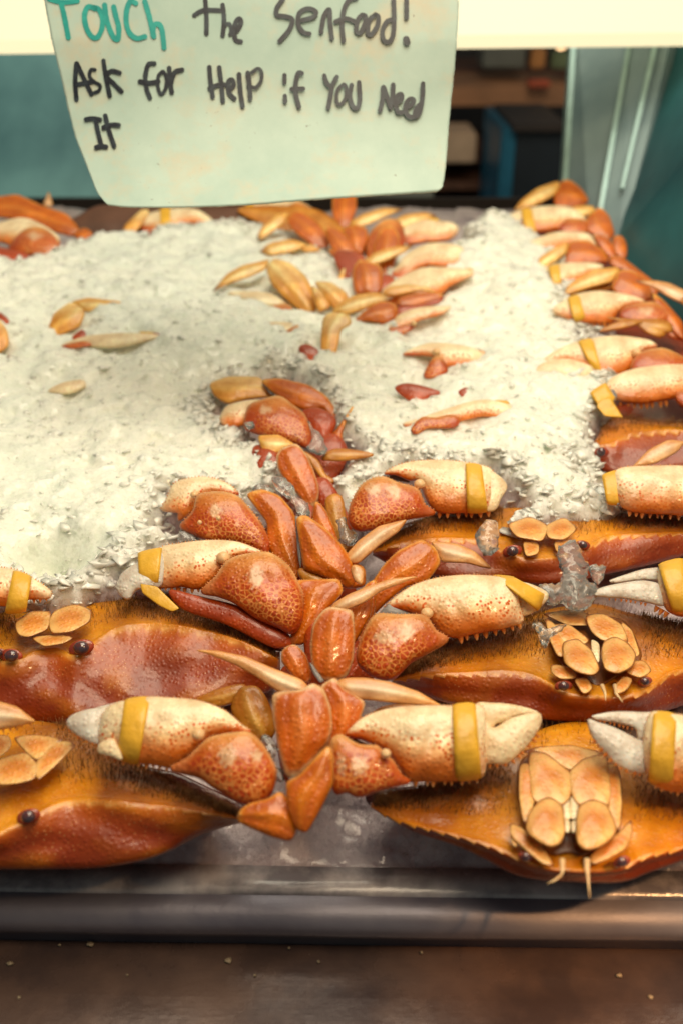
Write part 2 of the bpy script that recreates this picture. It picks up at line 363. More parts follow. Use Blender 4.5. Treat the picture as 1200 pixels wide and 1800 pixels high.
    # the top and bottom of a slanted piece: measured in each column of its own outline
    if kind in ('palm',):
        nb_ = 24; bx = np.clip((rx*nb_).astype(int), 0, nb_-1); pb = np.clip(((P[:, 0]-P[:, 0].min())/w[0]*nb_).astype(int), 0, nb_-1)
        lo = np.array([P[pb == q, 1].min() if (pb == q).any() else P[:, 1].min() for q in range(nb_)]); hi = np.array([P[pb == q, 1].max() if (pb == q).any() else P[:, 1].max() for q in range(nb_)])
        ker = np.ones(5)/5; lo = np.convolve(np.pad(lo, 2, 'edge'), ker, 'valid'); hi = np.convolve(np.pad(hi, 2, 'edge'), ker, 'valid')
        ry = np.clip((V2[:, 1]-lo[bx])/np.maximum(hi[bx]-lo[bx], 4), 0, 1)
    c, pat = style(kind, rx, ry, u/um, V2[:, 0], V2[:, 1], patches, flip)
    if tv is not None:
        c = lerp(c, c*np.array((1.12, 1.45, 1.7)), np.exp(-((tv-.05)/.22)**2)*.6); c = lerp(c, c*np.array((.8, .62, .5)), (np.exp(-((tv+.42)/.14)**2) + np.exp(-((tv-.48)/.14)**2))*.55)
    if tipdark is not None:
        d = np.hypot(V2[:, 0]-tipdark[0], V2[:, 1]-tipdark[1]); L = max(w)*.30; c = lerp(c, np.array((.16, .06, .02)), sm(L, L*.15, d)*.9)
    C = np.concatenate([c, c[bi]]); PT = np.concatenate([pat, pat[bi]])
    V = V.tolist(); C = C.tolist(); PT = PT.tolist()
    for sp in (spines or []):
        line, n, size = sp[:3]; L = catmull(line, False, 2.0); cum = np.concatenate([[0], np.cumsum(np.linalg.norm(np.diff(L, axis=0), axis=1))])
        for j in range(n):
            q = (j+.5+random.uniform(-.22, .22))/n*cum[-1]; px = np.interp(q, cum, L[:, 0]); py = np.interp(q, cum, L[:, 1])
            i0 = min(max(int(np.searchsorted(cum, q)), 1), len(L)-1); tg = L[i0]-L[i0-1]; tg = tg/(np.linalg.norm(tg)+1e-9); nn = np.array((-tg[1], tg[0]))
            if np.dot(nn, np.array((px, py))-c0) < 0: nn = -nn
            if len(sp) > 3 and sp[3] is not None: nn = np.array(sp[3], float)
            sz = size*random.uniform(.55, 1.0)*(1 if size < 4 else .9); zc = z0 + gy*(D(py)-D(c0[1])) + gx*(px-c0[0])*s
            uu = float(samp(R, np.array([px]), np.array([py]))[0]); hh = 2*math.sqrt(max(uu, 0))*k*.8
            b0 = U(px, py, zc); dc = (Vector((0, 0, CAMZ)) - b0).normalized(); b0 = b0 + dc*(hh*s)
            right = Vector((1, 0, 0)); upv = UPV; o2 = (right*nn[0] - upv*nn[1]); t2 = (right*tg[0] - upv*tg[1])
            base_i = len(V); K = 7
            for (rr, hgt) in ((.52, -.25), (.40, .35), (.18, .85)):
                for a in range(K):
                    an = a*2*math.pi/K; p_ = b0 + (t2*math.cos(an)*rr + dc*math.sin(an)*rr + o2*hgt)*sz*s
                    V.append(tuple(p_)); C.append((.86, .56, .30) if hgt > .5 else (.76, .30, .11)); PT.append((0, 0, .2))
            V.append(tuple(b0 + o2*sz*s*1.02)); C.append((.88, .70, .48)); PT.append((0, 0, 0))
            for r_ in range(2):
                for a in range(K):
                    a2 = (a+1) % K; Fc.append((base_i+r_*K+a, base_i+r_*K+a2, base_i+(r_+1)*K+a2, base_i+(r_+1)*K+a))
            for a in range(K): Fc.append((base_i+2*K+a, base_i+2*K+(a+1) % K, base_i+3*K))
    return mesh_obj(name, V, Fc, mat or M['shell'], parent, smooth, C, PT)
def ball(name, x, y, r, parent, up=0.0, mat=None, col=(.86, .62, .36), sy=1.0, sz=1.0, z=None, ang=0.0, kk=0.2):
    bm = bmesh.new(); bmesh.ops.create_icosphere(bm, subdivisions=3, radius=1); z0 = (D(y) if z is None else z) - up; c = U(x, y, z0); s = z0/F
    V = []; 
    for v in bm.verts:
        a = v.co.x*math.cos(ang) - v.co.y*sy*math.sin(ang); b = v.co.x*math.sin(ang) + v.co.y*sy*math.cos(ang)
        V.append(tuple(c + (Vector((1, 0, 0))*a + UPV*b - VIEW*v.co.z*sz)*r*s))
    bm.faces.ensure_lookup_table(); Fc = [tuple(v.index for v in f.verts) for f in bm.faces]; bm.free()
    return mesh_obj(name, V, Fc, mat or M['shell'], parent, True, np.tile(col, (len(V), 1)), np.tile((0, 0, kk), (len(V), 1)))
def band(q, parent, up=0.0, k=.62, z=None, gy=.3, slack=1.02, thick=1.3):
    """an elastic band round a claw: q = top-left, top-right, bottom-right, bottom-left"""
    q = np.array(q, float); c0 = q.mean(0); z0 = (D(c0[1]) if z is None else z) - up; s = z0/F
    T = 56; Wn = 7; V = []; Fc = []; prof = []
    for i in range(Wn): prof.append((i/(Wn-1), thick if 0 < i < Wn-1 else thick*.55))
    for i in range(Wn-1, -1, -1): prof.append((i/(Wn-1), -.6))
    NP = len(prof)
    for a in range(T):
        an = 2*math.pi*a/T; ca = math.cos(an); sa = math.sin(an)
        for (w, th) in prof:
            wv = .015*math.sin(an*5 + w*2.5) + .012*math.sin(an*11)
            top = q[0]*(1-w) + q[1]*w; bot = q[3]*(1-w) + q[2]*w; mid = (top+bot)/2; hv = (top-bot)/2; b = np.linalg.norm(hv)
            bulge = (1-.05*abs(2*w-1)**3)
            e = hv*ca*(slack + wv*.5 + th/b)*bulge; p = mid + e; hgt = (1.41*k*b*slack + th + wv*b*.5)*sa*bulge + 1.5
            zc = z0 + gy*(D(p[1]) - D(c0[1])); P0 = U(p[0], p[1], zc); dc = (Vector((0, 0, CAMZ)) - P0).normalized()
            V.append(tuple(P0 + dc*hgt*s))
    for a in range(T):
        for j in range(NP):
            Fc.append((a*NP+j, a*NP+(j+1) % NP, ((a+1) % T)*NP+(j+1) % NP, ((a+1) % T)*NP+j))
    return mesh_obj('rubber_band', V, Fc, M['band'], parent)
def yint(curve, X):
    P = catmull(curve, False, 3.0); o = np.argsort(P[:, 0], kind='stable'); return np.interp(X, P[o, 0], P[o, 1])
def shell_body(parent, C1, C2, C3, C4, off, N=190, teeth=10, eyes=(), tipd=.02, cx=None, name='carapace', lip=1.0, toothlen=8):
    """the crab's box: a closed loft through its lower edge, toothed margin, face and top; off = metres behind the crab layer for each"""
    x0, x1 = C2[0][0], C2[-1][0]; t = np.linspace(0, 1, N); tt = .5 - .5*np.cos(t*math.pi); tt = .35*tt + .65*t; X = x0 + (x1-x0)*tt
    ys = [yint(c, X) for c in (C1, C2, C3, C4)]; e = 1 - (2*t-1)**2; e = np.clip(e, 0, 1)**.5
    rows = []   # each row: x, y, depth
    dd = [D(ys[i]) + off[i] for i in range(4)]
    dt0, dt1 = D(ys[1][0]) + off[1] + tipd, D(ys[1][-1]) + off[1] + tipd
    tipdep = dt0*(1-t) + dt1*t
    mixd = lambda d: d*e**.6 + tipdep*(1-e**.6)
    ex = [ys[0]*.55 + ys[3]*.45, ys[0]*.1 + ys[3]*.9]
    seq = [(ex[0], mixd(dd[0] + .05)), (ys[0], mixd(dd[0])), (ys[0]*.5+ys[1]*.5, mixd((dd[0]+dd[1])/2 - .004)), (ys[1], mixd(dd[1])), (ys[1]*.8+ys[2]*.2, mixd(dd[1]*.8+dd[2]*.2 + .001)),
           (ys[2], mixd(dd[2])), (ys[3], mixd(dd[3])), (ex[1], mixd(dd[3] + .035))]
    K = len(seq); SUB = 7; V = []; C = []; PT = []; FR = []
    A = [np.stack([X, yy, d], -1) for yy, d in seq]
    cxx = (x0+x1)/2 if cx is None else cx
    ph = np.where(X < cxx, (X-x0)/(cxx-x0), (x1-X)/(x1-cxx))           # 0 at a tip, 1 at the middle
    saw = (ph*teeth*1.35) % 1; tooth = np.where(ph < .74, (saw**1.3)*toothlen*sm(0, .1, ph), 0)
    for i in range(K):
        p0, p1, p2, p3 = A[(i-1) % K], A[i], A[(i+1) % K], A[(i+2) % K]
        for j in range(SUB):
            s = j/SUB; q = .5*((2*p1) + (-p0+p2)*s + (2*p0-5*p1+4*p2-p3)*s*s + (-p0+3*p1-3*p2+p3)*s**3)
            g = i + s                                                   # 0 back,1 lower edge,3 margin,4 lip,5 face,6 top
            near = np.exp(-((g-3)/.22)**2)
            q = q.copy(); q[:, 1] += tooth*near; q[:, 2] -= near*tooth*.00012
            nzs = np.array([noise.noise(Vector((a*.012, b*.02, cxx*.1))) for a, b in q[:, :2]])
            q[:, 2] -= nzs*.0035*sm(0, .2, e)*(1 if 1 < g < 6.5 else 0)
            P3 = Uv(q[:, 0], q[:, 1], q[:, 2]); V.append(P3)
            red = sm(3.12, 2.85, g) if g < 7 else 0
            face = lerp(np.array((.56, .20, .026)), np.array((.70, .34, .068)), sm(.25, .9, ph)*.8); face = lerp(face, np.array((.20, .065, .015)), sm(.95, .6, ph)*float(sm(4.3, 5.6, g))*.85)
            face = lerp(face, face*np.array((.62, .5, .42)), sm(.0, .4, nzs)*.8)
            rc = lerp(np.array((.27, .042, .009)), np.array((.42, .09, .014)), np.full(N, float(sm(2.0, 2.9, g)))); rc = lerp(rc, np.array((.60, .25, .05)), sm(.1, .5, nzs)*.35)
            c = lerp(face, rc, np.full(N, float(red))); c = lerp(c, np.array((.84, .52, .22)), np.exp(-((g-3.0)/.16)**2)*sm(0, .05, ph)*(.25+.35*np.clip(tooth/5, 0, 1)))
            C.append(c); PT.append(np.tile((.0, 0, .36), (N, 1))); FR.append(g)
    V = np.array(V); R_ = len(V); Vf = V.reshape(-1, 3); Fc = []
    for i in range(R_):
        for j in range(N-1):
            a, b = i*N+j, ((i+1) % R_)*N+j; Fc.append((a, a+1, b+1, b))
    Fc.append(tuple(i*N for i in range(R_))[::1]); Fc.append(tuple(i*N+N-1 for i in range(R_))[::-1])
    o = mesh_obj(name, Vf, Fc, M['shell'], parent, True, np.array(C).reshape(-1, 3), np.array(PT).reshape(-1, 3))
    return o, V, np.array(FR), X, ph
def bristles(parent, V, FR, n, lo=4.6, hi=6.3, length=.0055, avoid=None, X=None, xr=None, lean=(0, .1, 1)):
    rows = [i for i in range(len(FR)) if lo <= FR[i] <= hi]; R_, N, _ = V.shape; vs = []; fs = []
    for _ in range(n):
        i = rows[min(int(random.random()**.7*len(rows)), len(rows)-1)]; j = random.randint(3, N-5)
        if avoid and avoid[0] < X[j] < avoid[1] and random.random() < .93: continue
        if xr and not (xr[0] < X[j] < xr[1]): continue
        a, b, c = random.random(), random.random(), 0
        i2 = (i+1) % R_; p = V[i, j]*(1-a)*(1-b) + V[i2, j]*a*(1-b) + V[i, j+1]*(1-a)*b + V[i2, j+1]*a*b
        t1 = V[i, j+1]-V[i, j]; t2 = V[i2, j]-V[i, j]; nn = np.cross(t1, t2); nn /= (np.linalg.norm(nn)+1e-12)
        tc = np.array((0, 0, CAMZ)) - p
        if np.dot(nn, tc) < 0: nn = -nn
        d = nn*.55 + np.array(lean)*.9 + np.array((random.gauss(0, .28), random.gauss(0, .22), random.gauss(0, .22))); d /= np.linalg.norm(d)
        L = length*random.uniform(.4, 1.2)*(.65 + .8*abs(noise.noise(Vector(p.tolist())*160))); w = .00015; s1 = np.cross(d, (0, 1, .3)); s1 /= np.linalg.norm(s1); s2 = np.cross(d, s1)
        k = len(vs); bend = np.array((random.gauss(0, .15), 0, random.gauss(0, .1)))*L
        for q in range(3): an = q*2.094; vs.append(p - d*.0006 + (s1*math.cos(an)+s2*math.sin(an))*w)
        for q in range(3): an = q*2.094; vs.append(p + d*L*.55 + (s1*math.cos(an)+s2*math.sin(an))*w*.6)
        vs.append(p + d*L + bend)
        for q in range(3):
            r = (q+1) % 3; fs += [(k+q, k+r, k+3+r, k+3+q), (k+3+q, k+3+r, k+6)]
    if vs: return mesh_obj('bristles', vs, fs, M['bristle'], parent)
def rod(name, pts, r0, r1, parent, up=0.0, mat=None, col=(.8, .6, .36), z=None):
    P = [U(x, y, (D(y) if z is None else z)-up) for x, y in pts]; V = []; Fc = []; K = 8; n = len(P)
    for i, p in enumerate(P):
        t = (P[min(i+1, n-1)]-P[max(i-1, 0)]).normalized(); a = t.cross(VIEW).normalized(); b = t.cross(a); f = i/(n-1); s = (p-Vector((0, 0, CAMZ))).length/F; r = (r0*(1-f)+r1*f)*s*(1+.25*(i % 2))
        for k in range(K): an = k*2*math.pi/K; V.append(tuple(p + (a*math.cos(an)+b*math.sin(an))*r))
    for i in range(n-1):
        for k in range(K): Fc.append((i*K+k, i*K+(k+1) % K, (i+1)*K+(k+1) % K, (i+1)*K+k))
    Fc.append(tuple(range(K))[::-1]); Fc.append(tuple((n-1)*K+k for k in range(K)))
    return mesh_obj(name, V, Fc, mat or M['shell'], parent, True, np.tile(col, (len(V), 1)), np.zeros((len(V), 3)))
def crab(px, py, label, group='cooked crabs bedded in the ice'):
    return thing('crab', U(px, py, D(py) + .05), label, 'crab', group)
def claw(cr, crop, palm, up=.012, carpus=None, fingers=(), bnd=None, flip=False, knob=None, patches=None, spines=None, gx=0.0, merus=(), step=5.0, joints=(), k=.6, z=None, bup=0.0, pk='palm', fk='finger', bk=None, cup=0.0):
    """one claw: the palm carries its wrist, fingers, knuckle and rubber band as sub-parts"""
    c = pillow('claw', Q(crop, palm), pk, cr, up, k, flip=flip, gx=gx, step=step, z=z, spines=[(Q(crop, s[0]), *s[1:]) for s in (spines or [])])
    if carpus: pillow('claw_wrist', Q(crop, carpus), 'carpus', c, up+cup, .55, flip=flip, step=step, z=z, patches=[(CROP[crop][0]+a/CROP[crop][2], CROP[crop][1]+b/CROP[crop][2], ra/CROP[crop][2], rb/CROP[crop][2], (.80, .62, .42)) for a, b, ra, rb in (patches or [])])
    for f in fingers:
        pillow('claw_finger', Q(crop, f[0]), f[2] if len(f) > 2 else fk, c, up+f[1], .5, flip=flip, step=min(step, 4), z=z, spines=[(Q(crop, s[0]), *s[1:]) for s in (f[3] if len(f) > 3 else [])])
    for m_, u_, kd in merus: pillow('claw_arm', Q(crop, m_), kd, c, up+u_, .45, step=step, z=z)
    for j_, u_ in joints: pillow('joint', Q(crop, j_), 'joint', c, up+u_-.002, .3, step=3, z=z)
    if knob: ox, oy, kk = CROP[crop]; ball('knuckle', ox+knob[0]/kk, oy+knob[1]/kk, knob[2]/kk, c, up+(knob[3] if len(knob) > 3 else .012), sy=.9, z=z)
    if bnd: band(Q(crop, bnd), c, up+bup, k=(bk or k), z=z)
    return c
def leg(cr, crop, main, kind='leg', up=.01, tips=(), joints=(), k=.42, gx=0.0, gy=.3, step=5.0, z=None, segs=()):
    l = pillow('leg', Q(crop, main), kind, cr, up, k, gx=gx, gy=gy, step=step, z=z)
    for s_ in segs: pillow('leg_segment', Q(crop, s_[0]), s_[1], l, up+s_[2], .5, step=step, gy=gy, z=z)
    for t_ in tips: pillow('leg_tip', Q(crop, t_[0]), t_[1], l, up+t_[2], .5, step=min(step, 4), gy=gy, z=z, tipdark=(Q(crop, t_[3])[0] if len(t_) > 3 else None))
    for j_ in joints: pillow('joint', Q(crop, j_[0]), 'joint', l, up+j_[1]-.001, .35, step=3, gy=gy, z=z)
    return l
def face(body, crop, plates, eyes, z=None, up=.006, sock=True, ant=(), er=20, pk0=.26, sc=1.17):
    ox, oy, kk = CROP[crop]
    for s_ in plates:
        s_, kd, pk, pu = (s_ if isinstance(s_, tuple) else (s_, 'plate', pk0, 0))
        q_ = Q(crop, s_); mx_ = sum(a[0] for a in q_)/len(q_); my_ = sum(a[1] for a in q_)/len(q_); q_ = [(mx_+(a-mx_)*sc, my_+(b-my_)*(sc-.04)) for a, b in q_]
        pillow('mouth_plate', q_, kd, body, up+pu, pk, gy=1.0, step=3.2, z=z)
    for e in eyes:
        x, y, r = ox+e[0]/kk, oy+e[1]/kk, e[2]/kk
        if sock: ball('eye_socket', x, y, r*1.45, body, up-.008, M['socket'], sy=.62, sz=.3, ang=(e[3] if len(e) > 3 else 0))
        ball('eye', x, y, r*.9, body, up-.003, M['eye'], sy=.85, sz=.8)
    for a, r0 in ant: rod('antenna', Q(crop, a), r0/kk, 1.0/kk, body, up+.004)
# ------------------------------------------------------------------ the stall behind the crabs
def slab(name, pts, z, thick, mat, parent=None, zs=None):
    """a flat solid standing across the view line: its outline in photo pixels at distance z (or one distance per corner)"""
    zs = zs or [z]*len(pts); n = len(pts)
    A = [U(x, y, d) for (x, y), d in zip(pts, zs)]
    nn = (A[1]-A[0]).cross(A[2]-A[0]).normalized()
    if nn.dot(Vector((0, 0, CAMZ)) - A[0]) < 0: nn = -nn
    V = [tuple(a) for a in A] + [tuple(a - nn*thick) for a in A]
    Fc = [tuple(range(n)), tuple(range(2*n-1, n-1, -1))] + [(i, i+n, (i+1) % n + n, (i+1) % n) for i in range(n)]
    return mesh_obj(name, V, Fc, mat, parent, False)
def emis(name, col, s):
    m = bpy.data.materials.new(name); m.use_nodes = True; b = m.node_tree.nodes['Principled BSDF']
    b.inputs['Base Color'].default_value = (*col, 1); b.inputs['Emission Color'].default_value = (*col, 1); b.inputs['Emission Strength'].default_value = s; return m
def mat_steel(name, col, c2, rough, sx=3, sy=60, metal=.75, patch=6):
    t = NT(name); t.m.name = name
    mp = t.n('ShaderNodeMapping'); t.L(t.tc.outputs['Object'], mp.inputs[0]); mp.inputs['Scale'].default_value = (sx, sy, sy)
    g = t.noise(8, 5, .7, mp.outputs[0]); p = t.noise(patch, 5, .6)
    t.set(Base_Color=t.mix(t.ramp(p, .38, .62), (*c2, 1), (*col, 1)), Metallic=metal, Roughness=t.n('ShaderNodeMapRange', i_0=p, i_1=.3, i_2=.7, i_3=rough*.7, i_4=rough*1.35).outputs[0])
    b = t.bump(g, .12, .0006); t.bump(t.noise(140, 4, .7), .25, .0008, b); return t.m
M['panel'] = emis('lit_panel', (.985, .86, .52), 1.0); M['panel'].node_tree.nodes['Principled BSDF'].inputs['Base Color'].default_value = (.1, .1, .1, 1)
M['teal'] = simple('teal_paint', (.20, .44, .47), .45, 0, 3.0, .6, .1, col2=(.06, .17, .20))
M['teal2'] = simple('green_steel', (.035, .17, .19), .35, .3, 5, .5, .2, col2=(.015, .06, .075))
M['steel'] = mat_steel('grey_green_steel', (.27, .37, .39), (.16, .24, .27), .5, 3, 40, .12)
M['edge'] = simple('pale_edge', (.30, .46, .45), .35, .3, 30, .3, .1)
M['dark'] = simple('dark_wall', (.035, .022, .018), .6, 0, 3, .7, .1)
M['wood'] = simple('shelf_wood', (.50, .23, .11), .55, 0, 5, .45, .2)
M['wood2'] = simple('dark_board', (.14, .055, .028), .5, 0, 20, .5, .3)
M['paleb'] = simple('pale_carton', (.62, .42, .28), .6, 0, 10, .3, .2)
M['grayb'] = simple('grey_tub', (.16, .17, .15), .6, 0, 8, .3, .2)
M['bluebin'] = simple('blue_plastic', (.012, .13, .22), .4, 0, 8, .4, .1)
M['black'] = simple('black_plastic', (.008, .014, .022), .5, 0, 8, .4, .1)
M['rail'] = mat_steel('rail_steel', (.20, .19, .22), (.125, .12, .16), .42, 4, 60, .25, 9)
M['counter'] = mat_steel('counter_steel', (.125, .078, .062), (.06, .042, .042), .26, 5, 90, .3, 16)
M['lip'] = mat_steel('dark_glass_lip', (.50, .46, .46), (.17, .16, .18), .22, 12, 22, .0, 34)
w = slab('wall', [(-500, -300), (1700, -300), (1700, 700), (-500, 700)], 3.2, .05, M['dark']); tag(w, 'dark brown wall at the back of the stall', 'wall')
g = slab('partition', [(-260, 40), (345, 40), (345, 560), (-260, 560)], 1.55, .02, M['teal']); tag(g, 'blurred teal painted partition behind the ice at the left', 'partition')
# lit panel over the display
lp = slab('light_panel', [(-500, 76), (-500, -240), (1700, -240), (1700, 50)], 1.0, .03, M['panel']); tag(lp, 'glowing cream light panel along the top of the display', 'light panel')
# shelves
sh = thing('shelf_unit', U(880, 400, 2.5), 'brown wooden shelf unit in the dark behind the display', 'shelf')
for (a, b, c, d, m_, z_) in ((760, 122, 1010, 150, 'wood2', 2.7), (740, 152, 1010, 188, 'wood', 2.45), (750, 262, 888, 290, 'wood2', 2.5), (750, 318, 885, 335, 'wood2', 2.45), (750, 362, 885, 375, 'wood2', 2.45)):
    A = U(a, b, z_); B = U(c, d, z_); zz_ = (A.z+B.z)/2
    box('shelf', A.x, B.x, A.y, A.y+.30, B.z, A.z, M[m_], sh)
for x_ in (762, 918): A = U(x_, 50, 2.62); B = U(x_+14, 420, 2.62); box('upright', A.x, B.x, A.y+.05, A.y+.09, B.z, A.z, M['grayb'], sh)
def crate(name, x0, y0, x1, y1, z_, dep, m_, label, cat):
    A = U(x0, y0, z_); B = U(x1, y1, z_); o = box(name, A.x, B.x, A.y, A.y+dep, B.z, A.z, m_, None, .004); return tag(o, label, cat)
crate('bucket', 850, 75, 925, 122, 2.5, .12, M['grayb'], 'blurred grey container on the top shelf', 'container')
crate('jar', 935, 84, 960, 122, 2.5, .05, simple('amber', (.55, .25, .08), .3, 0, 9), 'blurred amber jar on the top shelf beside the grey container', 'jar')
crate('jar', 972, 90, 1002, 122, 2.5, .05, simple('green_glass', (.20, .26, .14), .3, 0, 9), 'blurred green jar at the right end of the top shelf', 'jar')
crate('carton', 770, 234, 838, 292, 2.35, .16, M['paleb'], 'pale pinkish carton on the middle shelf', 'carton')
crate('food_pile', 930, 142, 968, 155, 2.40, .05, simple('red_food', (.62, .12, .05), .5), 'small orange red heap on the bright shelf', 'food')
crate('tub', 600, 325, 762, 440, 1.7, .25, M['grayb'], 'plain grey tub behind the middle crabs, below the sign', 'tub')
bn = thing('bin', U(940, 380, 2.1), 'dark blue plastic bin with a bright blue side, beside the steel post', 'bin')
A = U(908, 232, 2.1); B = U(1000, 480, 2.1); box('bin_body', A.x, B.x, A.y, A.y+.3, B.z, A.z, M['black'], bn, .004)
A = U(882, 224, 2.1); B = U(910, 480, 2.1); box('bin_side', A.x, B.x-.002, A.y-.004, A.y+.3, B.z, A.z, M['bluebin'], bn, .004)
A = U(900, 218, 2.08); B = U(1000, 232, 2.08); box('bin_rim', A.x, B.x, A.y-.01, A.y+.3, B.z, A.z, M['dark'], bn, .003)
bl = bpy.data.meshes.new('b'); lm = ball('lamp', 986, 74, 11, None, 0, emis('lamp_glow', (1, .62, .3), 3), z=2.4); tag(lm, 'small warm glowing lamp above the shelves', 'lamp')
# steel frame and side panel at the right
pst = thing('steel_post', U(1060, 400, 1.25), 'grey green steel corner post at the right end of the display', 'post')
slab('post_face', [(1014, 30), (1118, 30), (1036, 420), (986, 420)], 1.3, .02, M['steel'], pst, zs=[1.22, 1.16, 1.10, 1.16])
slab('post_edge', [(1006, 30), (1015, 30), (991, 420), (982, 420)], 1.3, .02, M['edge'], pst, zs=[1.215, 1.215, 1.155, 1.155])
slab('rib', [(1112, 30), (1188, 30), (1088, 440), (1040, 440)], 1.3, .015, M['steel'], pst, zs=[1.12, 1.08, 1.02, 1.05])
slab('rib_edge', [(1110, 30), (1117, 30), (1047, 440), (1038, 440)], 1.3, .006, M['edge'], pst, zs=[1.112, 1.112, 1.04, 1.04])
slab('rib_edge', [(1158, 30), (1167, 30), (1096, 330), (1090, 330)], 1.3, .006, M['edge'], pst, zs=[1.08, 1.08, 1.035, 1.035])
sp = slab('side_panel', [(1186, 20), (1420, 20), (1420, 900), (1090, 470), (1086, 420)], 1.2, .01, M['teal2'], None, zs=[1.14, .84, .70, 1.0, 1.02]); tag(sp, 'dark teal sheet metal side panel right of the crabs', 'panel')
bd = pillow('board', Q('c3', '190,150 260,125 350,80 560,84 800,84 900,90 960,150 900,200 700,230 400,210 250,190'), 'brown', None, -.02, .22, step=8, mat=M['wood2']); tag(bd, 'dark brown rounded board behind the ice, below the sign', 'board')
# ------------------------------------------------------------------ tray rail and counter in front
YAW = -math.radians(0.95)
def prism(name, prof, x0, x1, mat, parent=None, nx=60, wob=0.0):
    V = []; Fc = []; K = len(prof)
    for i in range(nx+1):
        x = x0 + (x1-x0)*i/nx
        for (y, z) in prof:
            w_ = wob*noise.noise(Vector((x*14, y*60, z*60)))
            yy = y + w_; V.append((x*math.cos(YAW) - (yy-.3)*math.sin(YAW), x*math.sin(YAW) + (yy-.3)*math.cos(YAW) + .3, z + w_*.6))
    for i in range(nx):
        for j in range(K): Fc.append((i*K+j, i*K+(j+1) % K, (i+1)*K+(j+1) % K, (i+1)*K+j))
    Fc.append(tuple(range(K))); Fc.append(tuple(nx*K+j for j in range(K))[::-1])
    o = mesh_obj(name, V, Fc, mat, parent, True)
    return o
ZR = CAMZ - .375
tr = thing('display_tray', (0, .3, ZR-.05), 'steel display tray with a rolled grey front rail under the crabs', 'tray')
arc = [(.3035 - .0125*math.sin(a), ZR - .001 - .0085*(1-math.cos(a))) for a in [i*math.pi/2/9 for i in range(10)]]
prism('rail', [(.318, ZR-.09), (.318, ZR-.0012)] + arc + [(.2912, ZR-.0125), (.2925, ZR-.0155), (.297, ZR-.016), (.297, ZR-.06), (.297, ZR-.09)], -.34, .34, M['rail'], tr, 80, .0003)
prism('inner_lip', [(.3180, ZR-.03), (.3178, ZR+.0012), (.3040, ZR+.0010), (.3032, ZR-.0008), (.3032, ZR-.03)], -.34, .34, M['lip'], tr, 60, .0002)
box('tray_bed', -.62, .62, .325, 1.35, CAMZ-.46, CAMZ-.42, M['rail'], tr)
box('tray_back', -.62, .62, 1.353, 1.36, CAMZ-.46, CAMZ-.30, M['dark'], tr)
ct_ = prism('counter', [(.80, ZR-.30), (.80, ZR-.0455), (.30, ZR-.0265), (.27, ZR-.0262), (.10, ZR-.031), (.02, ZR-.034), (.01, ZR-.055), (.01, ZR-.30)], -.5, .5, M['counter'], None, 90, .0005)
ct_['kind'] = 'structure'
for p_ in ct_.data.polygons: p_.use_smooth = False
# wet specks and crumbs on the counter
cz = lambda y: ZR - .0262 - .0048*(.27-y)/.17
for i, (x, y, r) in enumerate(((158, 1661, 7), (402, 1690, 8), (360, 1648, 5), (18, 1695, 5), (34, 1755, 4), (740, 1676, 4), (1088, 1716, 5), (1142, 1754, 6), (224, 1716, 2.5), (448, 1716, 3), (508, 1668, 3), (560, 1692, 3), (105, 1663, 2.5), (570, 1640, 2.5))):
    dd = U(x, y, 1) - Vector((0, 0, CAMZ)); zt = .45
    for _ in range(8): P_ = Vector((0, 0, CAMZ)) + dd*zt; zt *= (CAMZ - cz(P_.y))/(CAMZ - P_.z)
    P_ = Vector((0, 0, CAMZ)) + dd*zt; s_ = zt/F
    pts = [(math.cos(a)*r*s_*random.uniform(.6, 1.1)*(1.5 if i % 3 == 0 else 1), math.sin(a)*r*s_*random.uniform(.5, 1.)) for a in [k*2*math.pi/7 for k in range(7)]]
    V_ = [(P_.x+a, P_.y+b, P_.z) for a, b in pts] + [(P_.x+a*.8, P_.y+b*.8, P_.z+.0008) for a, b in pts]
    o = mesh_obj('crumb', V_, [tuple(range(7))[::-1], tuple(range(7, 14))] + [(k, (k+1) % 7, (k+1) % 7+7, k+7) for k in range(7)], simple('crumb_pale', (.34, .27, .18), .6) if i == 0 else bpy.data.materials['crumb_pale'], None, True)
    tag(o, 'pale crumb of shell lying on the brown steel counter', 'crumb', 'crumbs on the counter')
# ------------------------------------------------------------------ hand-written sign
def mat_paper():
    t = NT('sign_card'); t.m.name = 'sign_card'; n = t.noise(9, 6, .65); n2 = t.noise(22, 5, .7); f = t.noise(900, 3)
    c = t.mix(t.ramp(n, .35, .65), (.36, .50, .44), (.50, .63, .55)); c = t.mix(t.mul(t.ramp(n2, .50, .68), .6), c, (.60, .50, .34))
    sp_ = t.ramp(t.noise(330, 2, .5), .72, .76); c = t.mix(t.mul(sp_, t.ramp(n, .5, .6)), c, (.14, .11, .08))
    t.set(Base_Color=c, Roughness=.55); t.bump(f, .15, .0003); return t.m
M['paper'] = mat_paper(); M['paper_edge'] = simple('card_edge', (.72, .66, .48), .8, 0, 300, .4, .3)
def zs_(x, y):
    x = np.asarray(x, float); y = np.asarray(y, float)
    return .645 - .022*np.clip((y-150)/210, 0, 1.2)**2 + .012*((x-440)/360)**2*np.clip(y/350, .2, 1.2)
sg = thing('sign', U(440, 100, .65), 'large pale green card with hand written marker words, hanging over the crabs', 'sign')
L_ = [(60, -120), (78, 0), (92, 75), (106, 130), (130, 232), (150, 285), (172, 340), (190, 360)]
B_ = [(190, 360), (230, 364), (330, 364), (430, 360), (560, 350), (700, 341), (768, 336), (774, 332)]
R2 = [(808, -120), (806, 0), (800, 100), (790, 200), (783, 290), (778, 326), (774, 332)]
Lc = catmull(L_, False, 3); Rc = catmull(R2, False, 3); Bc = catmull(B_, False, 3); NXs, NYs = 140, 80; V = []; Fc = []
